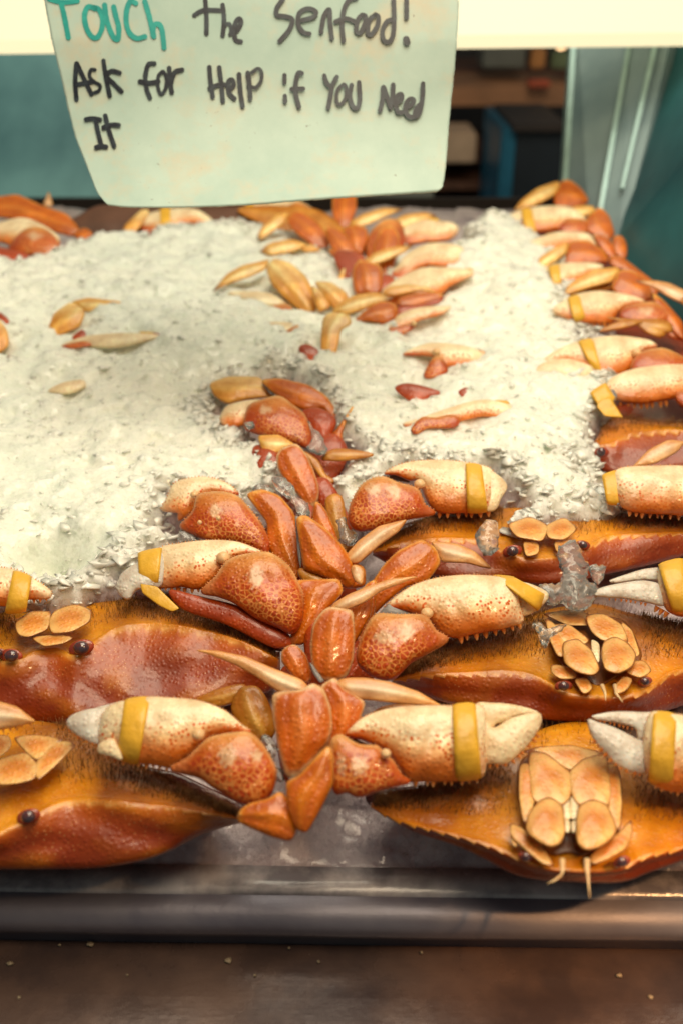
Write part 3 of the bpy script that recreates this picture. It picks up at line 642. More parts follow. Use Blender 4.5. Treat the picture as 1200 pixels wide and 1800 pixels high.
ls = np.linspace(0, 1, NYs); Li = np.stack([np.interp(ls, np.linspace(0, 1, len(Lc)), Lc[:, i]) for i in (0, 1)], -1); Ri = np.stack([np.interp(ls, np.linspace(0, 1, len(Rc)), Rc[:, i]) for i in (0, 1)], -1)
bs = np.linspace(0, 1, NXs); Bi = np.stack([np.interp(bs, np.linspace(0, 1, len(Bc)), Bc[:, i]) for i in (0, 1)], -1)
for j in range(NYs):
    f = ls[j]
    for i in range(NXs):
        g_ = bs[i]; top = Li[0]*(1-g_) + Ri[0]*g_
        P_ = (Li[j]*(1-g_) + Ri[j]*g_) + (top*(1-f) + Bi[i]*f) - ((Li[0]*(1-g_)+Ri[0]*g_)*(1-f) + (Li[-1]*(1-g_)+Ri[-1]*g_)*f)
        jit = (noise.noise(Vector((P_[0]*.25, P_[1]*.25, 1)))*1.1) if (i in (0, NXs-1) or j == NYs-1) else 0
        V.append(tuple(U(P_[0]+(jit if i in (0, NXs-1) else 0), P_[1]+(jit if j == NYs-1 else 0), float(zs_(P_[0], P_[1])))))
n0 = len(V); V += [tuple(Vector(v) + VIEW*.0008) for v in V]
for j in range(NYs-1):
    for i in range(NXs-1): a = j*NXs+i; Fc.append((a, a+NXs, a+NXs+1, a+1)); Fc.append((n0+a, n0+a+1, n0+a+NXs+1, n0+a+NXs))
nf = len(Fc)
bor = [i for i in range(NXs)] + [j*NXs+NXs-1 for j in range(1, NYs)] + [(NYs-1)*NXs+i for i in range(NXs-2, -1, -1)] + [j*NXs for j in range(NYs-2, 0, -1)]
for k in range(len(bor)): a, b = bor[k], bor[(k+1) % len(bor)]; Fc.append((a, b, b+n0, a+n0))
card = mesh_obj('card', V, Fc, [M['paper'], M['paper_edge']], sg)
for i_, p_ in enumerate(card.data.polygons):
    if i_ >= nf: p_.material_index = 1; p_.use_smooth = False
M['ink'] = NT('black_marker').m; tt_ = NT('black_marker2'); bpy.data.materials.remove(M['ink']); M['ink'] = tt_.m; M['ink'].name = 'black_marker'
def ink(name, a, b):
    t = NT(name); t.m.name = name; t.set(Base_Color=t.mix(t.ramp(t.noise(110, 4, .7, dist=.6), .45, .72), a, b), Roughness=.45); return t.m
M['ink'] = ink('marker_black', (.004, .007, .016), (.035, .055, .07)); M['inkt'] = ink('marker_teal', (.010, .30, .27), (.03, .42, .36))
def strokes(name, lst, mat, r):
    V = []; Fc = []
    for n_, s in enumerate(lst):
        crop, txt = s[0], s[1]; rr = s[2] if len(s) > 2 else r; Pq = Q(crop, txt); L = catmull(Pq, False, 2.0) if len(Pq) > 1 else np.array([Pq[0], (Pq[0][0]+.5, Pq[0][1]+.5)])
        zo = .0004 + .00003*n_; T = np.gradient(L, axis=0); T /= (np.linalg.norm(T, axis=1)[:, None]+1e-9); Nn = np.stack([-T[:, 1], T[:, 0]], -1)
        left = []; right = []
        for i, p in enumerate(L):
            w = rr*(1 + .10*noise.noise(Vector((p[0]*.15, p[1]*.15, n_)))); left.append(p+Nn[i]*w); right.append(p-Nn[i]*w)
        cap1 = [L[-1] + T[-1]*rr*math.sin(a) + Nn[-1]*rr*math.cos(a) for a in [k*math.pi/8 for k in range(1, 8)]]
        cap0 = [L[0] - T[0]*rr*math.sin(a) - Nn[0]*rr*math.cos(a) for a in [k*math.pi/8 for k in range(1, 8)]]
        k0 = len(V); put = lambda q: V.append(tuple(U(q[0], q[1], float(zs_(q[0], q[1])) - zo)))
        for q in left: put(q)
        for q in right: put(q)
        m = len(L)
        for i in range(m-1): Fc.append((k0+i, k0+i+1, k0+m+i+1, k0+m+i))
        c1 = len(V); [put(q) for q in cap1]; Fc.append(tuple([k0+m-1] + list(range(c1, c1+7)) + [k0+2*m-1]))
        c2 = len(V); [put(q) for q in cap0]; Fc.append(tuple([k0+m] + list(range(c2, c2+7)) + [k0]))
    o = mesh_obj(name, V, Fc, mat, card, False); return o
strokes('lettering', [
 ('s1', '85,-8 160,10 240,2'), ('s1', '150,10 168,90 190,205'), ('s1', '340,45 300,35 280,80 290,150 320,200 350,205 375,160 380,100 360,50 330,38'), ('s1', '392,25 400,90 420,160 445,210 465,215 470,150 455,90 442,35'),
 ('s1', '565,15 535,5 515,50 512,120 530,180 570,210 615,200'), ('s1', '615,5 640,90 665,200'), ('s1', '660,190 665,140 690,130 710,160 722,262')], M['inkt'], 4.6)
strokes('lettering', [
 ('s1', '950,-10 957,90 957,185'), ('s1', '890,82 940,55 1030,55'), ('s1', '1047,25 1055,110 1047,195'), ('s1', '1047,190 1060,140 1085,130 1095,165 1088,190', 3.4), ('s1', '1100,185 1130,165 1150,120 1140,100 1120,120 1112,180 1120,220 1148,228'),
 ('s1', '235,350 228,450 235,550'), ('s1', '237,350 275,430 318,520'), ('s1', '232,468 290,458 330,450'), ('s1', '338,385 315,385 308,420 330,450 365,470 360,500 335,512', 3.2), ('s1', '385,335 400,430 420,530'), ('s1', '475,402 430,392 402,420 440,460 485,505'),
 ('s1', '668,350 635,355 618,420 625,490 643,540'), ('s1', '588,450 640,458 690,450'), ('s1', '712,395 690,420 688,480 705,520 730,490 735,430 718,395', 3.2), ('s1', '750,375 755,450 765,510'), ('s1', '760,460 780,400 822,385'),
 ('s1', '973,370 980,450 992,535'), ('s1', '1028,372 1040,470 1048,560'), ('s1', '975,488 1020,470 1060,468'), ('s1', '1085,495 1108,470 1100,440 1080,450 1082,510 1112,545'), ('s1', '1138,410 1145,500 1158,588'), ('s1', '1187,402 1195,450 1192,480'),
 ('s1', '288,660 325,655 365,662'), ('s1', '340,660 355,730 372,800'), ('s1', '345,815 375,810 400,812'), ('s1', '395,640 415,720 445,808'), ('s1', '385,705 430,690 470,692'),
 ('s2', '215,-10 180,40 180,80 225,88 265,105 250,160 195,225'), ('s2', '320,110 385,90 395,60 350,45 305,70 298,130 325,175 360,185'), ('s2', '425,175 440,90 470,50 475,120 485,210'), ('s2', '620,-15 575,0 548,60 540,140 548,225'), ('s2', '505,118 560,100 610,118'),
 ('s2', '650,80 625,110 618,170 640,180 665,130 668,85 650,80'), ('s2', '725,78 690,110 682,180 700,190 735,140 740,90 725,78'), ('s2', '825,-10 828,100 822,190 800,230 768,215 765,160 790,115 822,105'), ('s2', '897,-10 897,95'), ('s2', '895,215 900,232', 6),
 ('s2', '18,405 28,470 32,545'), ('s2', '40,400 75,378 95,400 90,450 60,485 42,480', 3.2), ('s2', '222,415 222,455', 3.8), ('s2', '224,530 226,562', 3.8), ('s2', '318,405 300,400 285,450 285,520 303,590'), ('s2', '262,492 325,490'),
 ('s2', '443,418 455,455 480,475 512,425'), ('s2', '485,480 475,540 465,595'), ('s2', '548,465 515,500 512,560 530,578 560,540 562,480 548,465', 3.2), ('s2', '592,470 582,530 600,590 625,595 638,550 633,455'),
 ('s2', '750,610 765,540 768,480 790,540 808,595'), ('s2', '808,590 820,530 822,468'), ('s2', '840,570 868,550 868,520 845,530 838,580 850,620 872,620'), ('s2', '890,600 930,575 935,550 910,550 890,590 900,635 930,650'), ('s2', '988,462 985,540 970,620 945,645 950,600 975,575')], M['ink'], 4.1)
# ------------------------------------------------------------------ the crabs, near to far
# front right
B = crab(1000, 1420, 'front crab at the right, both claws banded, all its mouth plates showing', 'cooked crabs in the front rows')
bB, V_, FR_, X_, ph_ = shell_body(B, Q('d2', '100,481 250,562 400,610 500,655 600,704 700,722 800,726 900,732 1000,728 1080,702 1200,662 1350,600 1520,485'),
    Q('d2', '100,478 200,525 330,560 450,590 540,620 610,652 700,690 810,702 920,700 1000,685 1060,655 1130,635 1200,622 1350,570 1520,480'),
    Q('d2', '110,470 300,455 450,430 600,400 700,395 810,400 900,395 1000,405 1200,460 1350,490 1510,470'), Q('d2', '120,462 300,410 500,320 640,235 810,188 980,215 1100,320 1300,430 1500,460'), (.022, .004, .008, .016))
bristles(bB, V_, FR_, 7800, 4.3, 6.2, .0048, avoid=(895, 1110), X=X_)
face(bB, 'd2', ['628,340 645,330 668,345 678,380 674,450 655,528 638,515 627,430', '665,290 720,300 775,345 798,360 795,440 770,468 740,448 690,460 675,440 668,350',
  ('700,462 730,452 770,480 777,560 765,600 730,612 690,590 655,560 665,505', 'plate', .42, .003), ('778,460 798,440 803,520 780,520', 'cream', .4, 0), ('778,525 802,525 800,570 780,560', 'cream', .4, 0), ('806,440 828,460 832,515 806,520', 'cream', .4, 0), ('808,527 835,530 838,560 810,572', 'cream', .4, 0),
  '808,360 850,320 925,300 930,350 938,440 930,475 880,460 840,470 820,440 808,400', '925,345 955,335 975,380 980,460 975,550 950,530 935,440',
  ('840,480 880,460 925,475 945,520 958,560 930,595 885,620 850,618 832,590 835,520', 'plate', .42, .003), ('655,285 700,270 800,265 910,290 850,318 802,345 720,298', 'plate', .22, -.004),
  ('600,540 640,560 690,600 720,650 740,680 700,672 640,620 605,585', 'plate', .35, -.004), ('1010,530 1012,580 990,625 940,655 890,675 880,650 930,600 975,570', 'plate', .35, -.004),
  ('596,540 622,545 622,580 612,620 598,600', 'plate', .25, -.005)], ((648, 652, 20, -.2), (985, 670, 22, .3)), ant=(('775,665 776,700 772,722', 11), ('772,718 750,735 722,748', 5), ('862,665 862,700 866,730 872,798', 11)))
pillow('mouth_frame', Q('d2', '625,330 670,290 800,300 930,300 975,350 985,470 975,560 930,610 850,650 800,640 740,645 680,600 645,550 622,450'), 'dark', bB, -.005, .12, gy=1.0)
claw(B, 'd2', '15,225 60,175 120,145 200,128 300,122 400,122 480,118 500,140 505,260 500,365 440,380 380,388 300,386 240,388 205,355 175,310 150,280 125,265 70,240 30,235', .022,
  carpus='-34,250 -20,232 0,228 60,262 125,268 150,300 175,315 210,370 235,390 150,412 60,440 20,425 -20,428 -32,380 -36,310', patches=((62, 335, 30, 34), (0, 330, 16, 40)),
  fingers=(('492,160 530,200 600,165 690,145 703,165 695,200 670,240 640,275 580,325 520,325 495,330', 0, 'cream', (('695,215 650,268 590,322 510,332', 9, 9),)), ('470,118 530,112 600,118 670,135 690,148 620,158 570,180 540,188 528,222 500,220 480,200', .003, 'cream', (('680,152 600,165 545,190', 8, 6, (0, 1)),))),
  bnd='388,119 470,113 492,378 400,386', knob=(155, 290, 19), spines=(('250,388 320,388 400,386 490,376', 8, 12), ('190,305 300,318 400,320', 10, 5, (-.2, .6))), joints=(('8,238 20,222 60,245 128,270 120,280 60,262', -.002),), step=4)
claw(B, 'd2', '1085,150 1150,150 1220,160 1300,190 1320,300 1300,410 1190,425 1110,405 1070,340 1062,250', .022, flip=True,
  carpus='1290,200 1400,240 1450,330 1400,440 1300,430 1270,330', fingers=(('865,172 900,180 960,200 1040,240 1085,262 1085,350 1050,362 1010,355 960,325 915,280 880,230', 0, 'finger', (('880,235 925,285 975,335 1060,365', 10, 10),)), ('880,158 960,143 1060,145 1110,150 1095,200 1070,250 1045,245 1035,205 1020,195 960,180 900,172', .003, 'finger', (('900,172 960,185 1030,205', 8, 6, (0, 1)),))),
  bnd='1096,142 1178,152 1164,414 1078,392', spines=(('1075,375 1130,410 1200,428', 5, 13),), step=4)
# front left
A_ = crab(-20, 1440, 'front crab at the left, half outside the frame, red shell facing the viewer', 'cooked crabs in the front rows')
bA, V_, FR_, X_, ph_ = shell_body(A_, Q('d3', '-1000,600 -700,680 -400,700 0,692 200,695 350,692 500,668 600,632 720,572 852,532'), Q('d3', '-1000,560 -800,500 -500,460 -300,520 -60,590 60,545 150,500 200,475 280,462 380,463 480,470 600,480 700,495 780,508 852,524'),
    Q('d3', '-900,500 -500,330 -60,290 150,270 300,310 450,370 600,425 750,480 846,514'), Q('d3', '-850,450 -500,250 -60,190 100,175 250,200 350,262 500,335 650,415 780,475 842,508'), (.030, .004, .010, .020), toothlen=5)
bristles(bA, V_, FR_, 6900, 4.2, 6.2, .0048, avoid=(-200, 95), X=X_)
face(bA, 'd3', ['0,310 90,285 130,330 120,380 60,395 0,400 -40,370', '120,335 180,255 240,245 262,262 190,335 135,385', '50,235 110,225 220,238 170,275 130,315 90,280', '-30,225 30,228 40,260 5,300 -50,290'], ((100, 512, 30, .3),), pk0=.14, sc=1.07)
claw(A_, 'd3', '420,110 510,92 600,95 700,105 790,140 850,190 880,215 800,222 745,235 715,250 695,280 640,325 600,338 540,328 480,322 420,312 385,296 350,282 352,200 370,140', .022, flip=True,
  carpus='745,235 850,218 880,222 920,260 955,320 968,370 942,445 890,468 840,458 760,412 700,372 605,345 660,310 700,270', patches=((800, 300, 32, 40), (905, 300, 20, 22)), merus=(('880,470 945,455 985,428 1022,470 1038,560 1022,595 960,580 900,555 840,528 845,495', -.006, 'leg'),),
  fingers=(('235,175 262,150 330,132 380,140 400,150 362,180 365,262 300,242 260,218 240,200', 0, 'finger', (('240,205 280,235 350,262', 7, 9),)), ('320,138 380,118 440,106 400,150 350,160', .003, 'finger'), ('352,255 400,240 430,310 385,298 345,285', .001, 'cream')), bnd='438,100 528,91 486,330 410,306', knob=(698, 222, 24),
  spines=(('350,285 420,314 500,325 600,340', 10, 11), ('470,215 580,200 680,205', 9, 5, (.1, .6))), step=4)
pillow('claw_finger', Q('d3', '-90,90 0,108 60,125 128,178 60,195 0,206 -90,210'), 'tip', bA, .03, .5, step=4, spines=[(Q('d3', '115,185 60,198 0,208'), 5, 7)])
# second row left
C_ = crab(80, 1180, 'second row crab at the left with its broad red shell turned to the viewer', 'cooked crabs in the front rows')
bC, V_, FR_, X_, ph_ = shell_body(C_, Q('c8', '-620,670 -300,690 0,692 150,704 300,706 500,696 700,668 850,625 950,590 1000,545'), Q('c8', '-620,640 -400,560 -200,500 -50,470 20,492 80,482 130,458 200,450 260,475 325,432 400,382 480,364 600,366 720,386 820,412 900,442 985,486'),
    Q('c8', '-500,540 -200,420 0,355 200,312 400,288 600,322 800,382 900,422 978,474'), Q('c8', '-450,480 -200,360 0,305 200,275 400,258 600,292 750,332 880,396 960,452'), (.036, .006, .014, .022), toothlen=5)
bristles(bC, V_, FR_, 7800, 4.2, 6.3, .0048, avoid=(25, 150), X=X_)
face(bC, 'c8', ['60,350 110,315 170,315 160,370 100,395 70,388', '180,342 200,310 260,290 310,308 305,345 250,375 190,382', ('120,402 200,394 250,402 220,420 160,430', 'plate', .25, -.003)],
  ((286, 438, 32, .25), (40, 466, 28, -.1), (-8, 456, 20)), pk0=.16, sc=1.2)
claw(C_, 'c8', '560,90 640,70 740,60 830,65 900,90 925,108 850,112 805,130 790,160 760,200 720,226 680,230 640,222 600,226 550,220 540,160', .020, flip=True,
  carpus='800,135 850,115 905,106 950,108 1010,150 1045,210 1062,250 1060,330 1030,385 980,365 900,330 830,280 770,255 712,240 760,190', patches=((900, 190, 26, 40),),
  fingers=(('410,225 430,175 490,135 570,105 570,215 520,230 480,235 455,268 425,255', -.002, 'finger'),), merus=(('600,240 700,262 850,300 1000,385 1022,425 960,432 800,352 650,300', -.016, 'red'), ('1040,205 1190,200 1202,240 1150,300 1110,370 1060,425 1015,420 1040,370 1062,300', -.012, 'leg')),
  bnd='484,104 570,86 556,222 490,214', knob=(785, 121, 25), spines=(('552,222 610,228 690,232 730,226', 8, 11), ('560,150 680,150 760,160', 10, 5, (.1, .6))), step=4)
pillow('rubber_band', Q('c8', '492,212 552,222 632,300 606,312 560,290 500,245'), 'cream', C_, .020, .12, step=4, mat=M['band'])
claw(C_, 'c8', '-150,150 -60,140 0,155 60,165 110,190 180,240 172,264 100,268 40,288 0,290 -100,280', .020, bnd='46,166 112,188 92,312 16,316', spines=(('40,290 100,272 170,266', 6, 8),), carpus='-300,180 -180,130 -130,170 -100,270 -160,320 -280,300')
# second row right
D_ = crab(1050, 1160, 'second row crab at the right, banded claws raised over its bristly orange face', 'cooked crabs in the front rows')
bD, V_, FR_, X_, ph_ = shell_body(D_, Q('d1', '178,840 300,892 450,932 600,958 720,968 900,975 1050,958 1200,920 1450,815'), Q('d1', '178,836 300,815 450,808 580,803 660,815 720,842 790,882 910,892 1040,882 1100,850 1150,812 1200,798 1330,790 1450,800'),
    Q('d1', '190,822 330,770 500,725 700,690 850,640 1000,650 1200,715 1350,760 1440,790'), Q('d1', '200,805 350,712 500,650 650,612 760,578 900,566 1000,592 1200,640 1300,680 1430,770'), (.030, .004, .008, .016))
bristles(bD, V_, FR_, 8400, 4.3, 6.3, .0048, avoid=(955, 1125), X=X_)
face(bD, 'd1', ['720,620 750,640 780,690 785,740 760,745 735,690', '745,640 800,640 865,690 850,705 810,692 785,700', ('785,705 830,692 875,732 900,790 880,810 830,800 790,770', 'plate', .42, .003), ('878,690 905,705 903,770 882,740', 'cream', .4, 0), '865,610 920,602 980,640 1003,700 960,682 922,692 885,662',
  ('925,702 960,684 1000,704 1027,740 1015,780 970,803 930,790 920,745', 'plate', .42, .003), '985,630 1020,660 1045,740 1030,747 1005,700', ('720,600 800,588 862,600 868,636 800,636', 'plate', .22, -.004), ('740,778 800,788 825,822 770,826 740,805', 'plate', .4, -.004), ('1000,770 1060,765 1085,798 1050,822 1005,805', 'plate', .4, -.004),
  ('820,830 860,825 880,860 850,880', 'plate', .4, -.004), ('955,860 990,820 1020,830 1000,865 970,880', 'plate', .4, -.004)], ((780, 852, 22, .1), (1066, 836, 18, .2)), ant=(('915,850 925,875 928,905', 8), ('960,850 965,880 988,910', 8)))
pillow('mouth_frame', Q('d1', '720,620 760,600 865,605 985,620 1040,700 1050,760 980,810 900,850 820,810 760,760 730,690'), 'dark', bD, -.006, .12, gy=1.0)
claw(D_, 'd1', '150,580 200,530 260,495 340,472 430,463 530,466 580,475 612,492 625,560 638,626 600,640 560,652 500,662 450,672 400,682 350,670 320,640 300,615 260,600 200,585', .022,
  carpus='57,740 75,680 105,620 130,602 200,605 270,605 300,615 330,660 370,690 300,735 240,770 180,825 120,820 75,790 60,770', patches=((225, 662, 30, 34), (150, 680, 40, 26)),
  fingers=(('600,495 650,490 720,520 725,545 690,582 650,604 615,604', -.001, 'cream'),), bnd='530,462 602,466 716,530 690,590', bk=.6, bup=.003, knob=(300, 596, 22), joints=(('128,600 165,562 240,592 250,604 190,604', .001),),
  spines=(('400,686 480,670 560,655 638,630', 8, 15), ('350,612 450,592 590,560', 12, 5, (-.2, .6)), ('345,640 440,625 540,600', 9, 4, (-.2, .6))), step=4)
claw(D_, 'd1', '1120,440 1200,420 1300,430 1330,520 1320,600 1200,608 1150,590 1130,560 1115,500', .022, flip=True, fingers=(('880,530 905,510 960,495 1060,482 1130,500 1145,540 1130,570 1080,560 1000,545 930,540', 0, 'finger', (('935,545 1000,550 1080,565', 8, 7),)), ('940,482 1000,460 1070,440 1135,440 1140,480 1060,478 960,490', .003, 'finger')),
  carpus='1290,440 1400,480 1440,560 1380,640 1300,610', bnd='1112,424 1200,402 1228,606 1165,598', spines=(('1100,572 1150,600', 3, 12),))
# third row right
E_ = crab(940, 960, 'third row crab at the right, face partly buried under the edge of the ice', 'cooked crabs in the front rows')
bE, V_, FR_, X_, ph_ = shell_body(E_, Q('d1', '110,392 200,440 350,472 550,482 750,490 950,455 1150,410 1340,350'), Q('d1', '110,385 200,352 300,337 430,337 520,347 570,375 640,405 750,402 860,370 920,335 1000,322 1100,317 1200,314 1340,335'),
    Q('d1', '130,362 250,305 400,275 600,260 800,255 1000,275 1200,285 1330,322'), Q('d1', '150,350 300,265 450,240 600,225 900,220 1000,232 1200,258 1320,300'), (.030, .005, .010, .016))
bristles(bE, V_, FR_, 6000, 4.2, 6.2, .0048, avoid=(880, 1010), X=X_)
face(bE, 'd1', ['590,285 660,260 720,290 700,340 620,325', '720,290 780,262 822,300 780,335 730,330', ('640,345 690,350 690,385 650,395', 'plate', .3, -.004), ('750,345 800,340 830,350 800,380 760,380', 'plate', .3, -.004)], ((600, 378, 24, .2), (848, 356, 18, -.2)))
claw(E_, 'd1', '150,105 200,75 270,60 360,58 450,68 520,85 545,130 540,190 530,232 480,243 420,243 350,243 315,225 290,180 270,130 240,130 190,110', .022,
  carpus='28,240 45,190 80,140 140,118 200,140 240,150 270,165 290,215 325,245 230,265 130,295 60,305 30,280', patches=((185, 165, 24, 30), (115, 160, 26, 22)), fingers=(('500,95 550,110 582,150 562,190 540,232 505,232', -.001, 'cream'),),
  bnd='435,70 492,76 514,240 442,243', knob=(274, 142, 20), joints=(('140,112 200,92 232,124 240,137 190,130', .001),), spines=(('335,245 420,247 530,238', 7, 11), ('330,165 450,165', 8, 4, (0, .6))))
claw(E_, 'd1', '960,102 1000,82 1100,78 1200,78 1330,90 1340,230 1240,252 1150,248 1050,243 990,225 965,180', .022, flip=True, carpus='1320,90 1420,130 1460,220 1400,280 1320,250', bnd='914,110 985,90 985,215 932,212', bk=.4, joints=(('955,112 985,118 992,205 968,218 958,160', .004),), spines=(('1000,235 1100,250 1240,256', 10, 11),))
# fourth row right (right column)
F_ = crab(1180, 770, 'crab at the right edge with a bristly orange face and a leg over it', 'cooked crabs in the right column')
bF, V_, FR_, X_, ph_ = shell_body(F_, Q('c5', '880,580 900,640 950,665 1100,662 1300,640 1500,640 1700,600'), Q('c5', '880,570 950,560 1000,532 1100,518 1200,515 1350,540 1500,560 1700,590'), Q('c5', '885,560 950,500 1050,492 1200,500 1400,500 1690,570'), Q('c5', '890,550 950,470 1050,478 1200,488 1400,480 1680,560'), (.03, .004, .008, .012), N=130, teeth=7)
bristles(bF, V_, FR_, 1800, 4.1, 6.2, .0055, X=X_)
ball('eye_socket', 1057, 795, 13, bF, -.001, M['socket'], sy=.7, sz=.4); ball('eye', 1056, 794, 8, bF, .002, M['eye'])
claw(F_, 'c5', '925,362 960,322 1050,292 1200,280 1300,290 1320,400 1200,398 1100,412 1050,418 990,412 955,398', .020, flip=True, carpus='1290,290 1400,330 1440,420 1380,470 1200,430 1180,380 1290,370', joints=(('938,372 955,368 970,390 958,412 942,400', .005),), bnd='872,382 928,346 966,404 912,440', bk=.35, spines=(('970,415 1050,422 1150,412', 8, 11), ('990,340 1100,325 1180,330', 7, 4, (0, .6))))
pillow('rubber_band', Q('c5', '905,408 945,396 990,468 925,464 895,430'), 'cream', F_, .018, .12, mat=M['band'], step=4)
leg(F_, 'c5', '1020,642 1080,580 1150,545 1210,552 1180,590 1100,632', 'tip', .024)
claw(crab(1060, 640, 'right column crab whose banded claw lies half sunk in the ice edge', 'cooked crabs in the right column'), 'c5', '690,290 740,240 830,200 960,180 1080,195 1110,220 1050,240 1030,290 990,318 900,323 840,290 760,270', .020, flip=True,
  carpus='1020,300 1045,245 1120,225 1190,250 1260,300 1200,360 1100,330', bnd='830,200 884,190 916,316 882,300', knob=(1035, 240, 18), spines=(('940,322 1010,312', 3, 8),), fingers=(('680,300 720,270 800,262 880,290 870,320 780,330 700,330', -.003, 'cream'),))
H_ = crab(1070, 560, 'crab in the right column with small brown leg tips crossing its banded claw', 'cooked crabs in the right column')
claw(H_, 'c6', '510,740 560,690 640,650 760,635 900,650 1000,690 900,720 850,760 830,800 700,803 600,788', .018, flip=True, carpus='870,770 900,720 1000,695 1080,705 1130,780 1000,810', patches=((1010, 740, 40, 20),), bnd='590,670 652,655 688,780 628,798', spines=(('690,808 830,800', 5, 10),), merus=(('1040,640 1100,690 1190,790 1230,900 1130,880 1060,760', -.01, 'leg'),))
leg(H_, 'c6', '760,846 820,810 900,785 990,790 960,810 860,835', 'brown', .026, segs=(('970,790 1040,780 1130,800 1140,850 1060,850 980,830', 'brown', -.003), ('800,772 870,778 960,786 950,795 860,790', 'brown', 0), ('960,800 1040,800 1110,850 1080,880 1000,850', 'brown', -.006)))
leg(H_, 'c5', '740,35 860,15 900,0 980,-8 960,8 850,50 745,62', 'brown', .0, k=.3)
I_ = crab(1040, 480, 'crab in the right column with a long orange leg bent along its banded claw', 'cooked crabs in the right column')
claw(I_, 'c6', '430,560 500,500 600,485 730,485 780,510 650,590 560,620 500,600', .016, flip=True, bnd='487,508 548,495 560,612 520,612')
leg(I_, 'c6', '820,620 870,520 940,530 1020,590 1040,680 960,690 840,640', 'leg', .022, tips=(('560,640 620,580 730,520 860,505 872,530 820,590 700,620 600,655', 'tippale', .001),), segs=(('810,455 870,450 960,520 1040,580 1080,640 1040,660 1000,600 900,530 820,500', 'leg', -.004), ('1040,650 1100,690 1200,800 1210,900 1150,850 1060,720', 'leg', -.008)))
leg(I_, 'c6', '1290,640 1320,700 1350,760 1260,740 1190,690 1230,650', 'brown', .045, tips=(('938,580 1050,577 1130,592 1230,640 1240,720 1130,670 1040,612', 'tip', 0, '938,580'),))
J_ = crab(1010, 430, 'right column crab second from the back, a bent leg resting over its claw', 'cooked crabs in the right column')
claw(J_, 'c6', '355,410 400,370 470,340 560,320 700,330 740,380 780,420 600,385 520,420 400,440', .014, flip=True, bnd='472,338 532,325 550,388 500,425', bk=.4)
leg(J_, 'c6', '590,430 605,370 700,368 780,420 812,480 700,487 575,492', 'leg', .022, tips=(('400,520 450,450 540,395 597,370 592,430 510,490 420,535', 'tippale', .001, '400,525'),), segs=(('720,330 790,340 840,400 850,460 810,460 760,400', 'legpink', -.006),))
K_ = crab(970, 385, 'highest right column crab at the back, a leg arching over its banded claw', 'cooked crabs in the right column')
claw(K_, 'c6', '150,300 260,240 360,200 480,185 600,190 690,260 620,310 520,315 430,325 340,330 250,320', .010, flip=True, carpus='545,310 590,255 680,260 700,320 620,330', bnd='346,205 402,200 430,345 378,352')
leg(K_, 'c6', '520,120 560,50 600,45 660,90 708,160 650,190 520,185', 'leg', .014, tips=(('295,215 350,150 430,90 545,50 555,85 520,130 430,180 330,210', 'tippale', .001, '295,218'),))
leg(K_, 'c6', '685,270 710,230 760,188 812,240 842,340 800,372 740,340 690,320', 'leg', .014, tips=(('528,240 580,195 680,180 738,187 722,230 640,250', 'tippale', .004),), segs=(('830,345 875,338 905,390 900,470 850,450 830,400', 'leg', -.006),))
for pts_, kd_, up_ in (('960,440 1060,440 1140,520 1220,640 1220,760 1080,740 1060,660 1000,590', 'red', -.012),): pillow('carapace', Q('p', pts_), kd_, H_, -.05, .06, step=7, gy=1.1)
pillow('carapace', Q('p', '880,390 1000,370 1080,430 1100,500 1000,480 930,440'), 'red', J_, -.05, .06, step=7, gy=1.1)
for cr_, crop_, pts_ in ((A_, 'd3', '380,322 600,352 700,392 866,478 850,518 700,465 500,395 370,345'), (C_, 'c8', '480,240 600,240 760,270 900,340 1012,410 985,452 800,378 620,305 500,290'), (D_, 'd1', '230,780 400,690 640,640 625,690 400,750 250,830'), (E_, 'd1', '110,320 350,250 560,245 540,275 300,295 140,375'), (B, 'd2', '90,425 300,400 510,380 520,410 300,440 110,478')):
    pillow('underside', Q(crop_, pts_), 'dark', cr_, -.026, .3, mat=M['cavity'], step=6)  # dark filler pieces added to give the gaps under the claws their shade
# middle: legs between the two front rows
leg(A_, 'd3', '960,85 985,76 1060,72 1100,45 1135,65 1160,130 1165,200 1150,255 1100,310 1040,378 1008,370 985,280 965,170', 'legpink', .030, tips=(('686,-74 760,-72 860,-52 960,-10 1060,30 1092,62 1086,92 1040,90 985,78 920,30 830,-22 740,-58', 'tip', .004),),
  segs=(('1010,392 1050,377 1110,312 1155,264 1168,300 1165,400 1120,490 1075,568 1040,550 1015,470', 'leg', -.002),), joints=(('985,72 1030,66 1080,72 1040,92 1000,90', .003), ('1012,380 1050,372 1110,318 1135,280 1120,315 1055,384', .003)))
leg(A_, 'd6', '210,770 245,700 290,686 330,695 370,750 400,830 405,900 350,960 270,900 215,820', 'brown', .004, tips=(('45,745 150,700 250,678 272,690 230,750 150,775 60,765', 'brown', .004),))
leg(B, 'd6', '620,690 690,645 720,700 828,760 800,840 770,890 700,1000 650,1010 670,880 660,760', 'legpink', .026, tips=(('700,655 760,645 830,645 950,665 1080,710 1200,782 1100,772 960,762 850,748 750,745 705,700', 'tip', .004),), segs=(('780,900 900,790 1060,772 1040,800 900,850 800,930', 'brown', -.014),))
leg(D_, 'd6', '660,315 720,325 770,332 776,450 770,560 740,640 640,660 590,600 578,500 590,400 620,350', 'legpink', .030, tips=(('1082,168 960,178 860,210 760,250 690,290 665,318 700,332 760,322 830,290 900,240 1000,200', 'tip', .004),), joints=(('570,570 590,590 640,660 620,670 585,620', .002),))
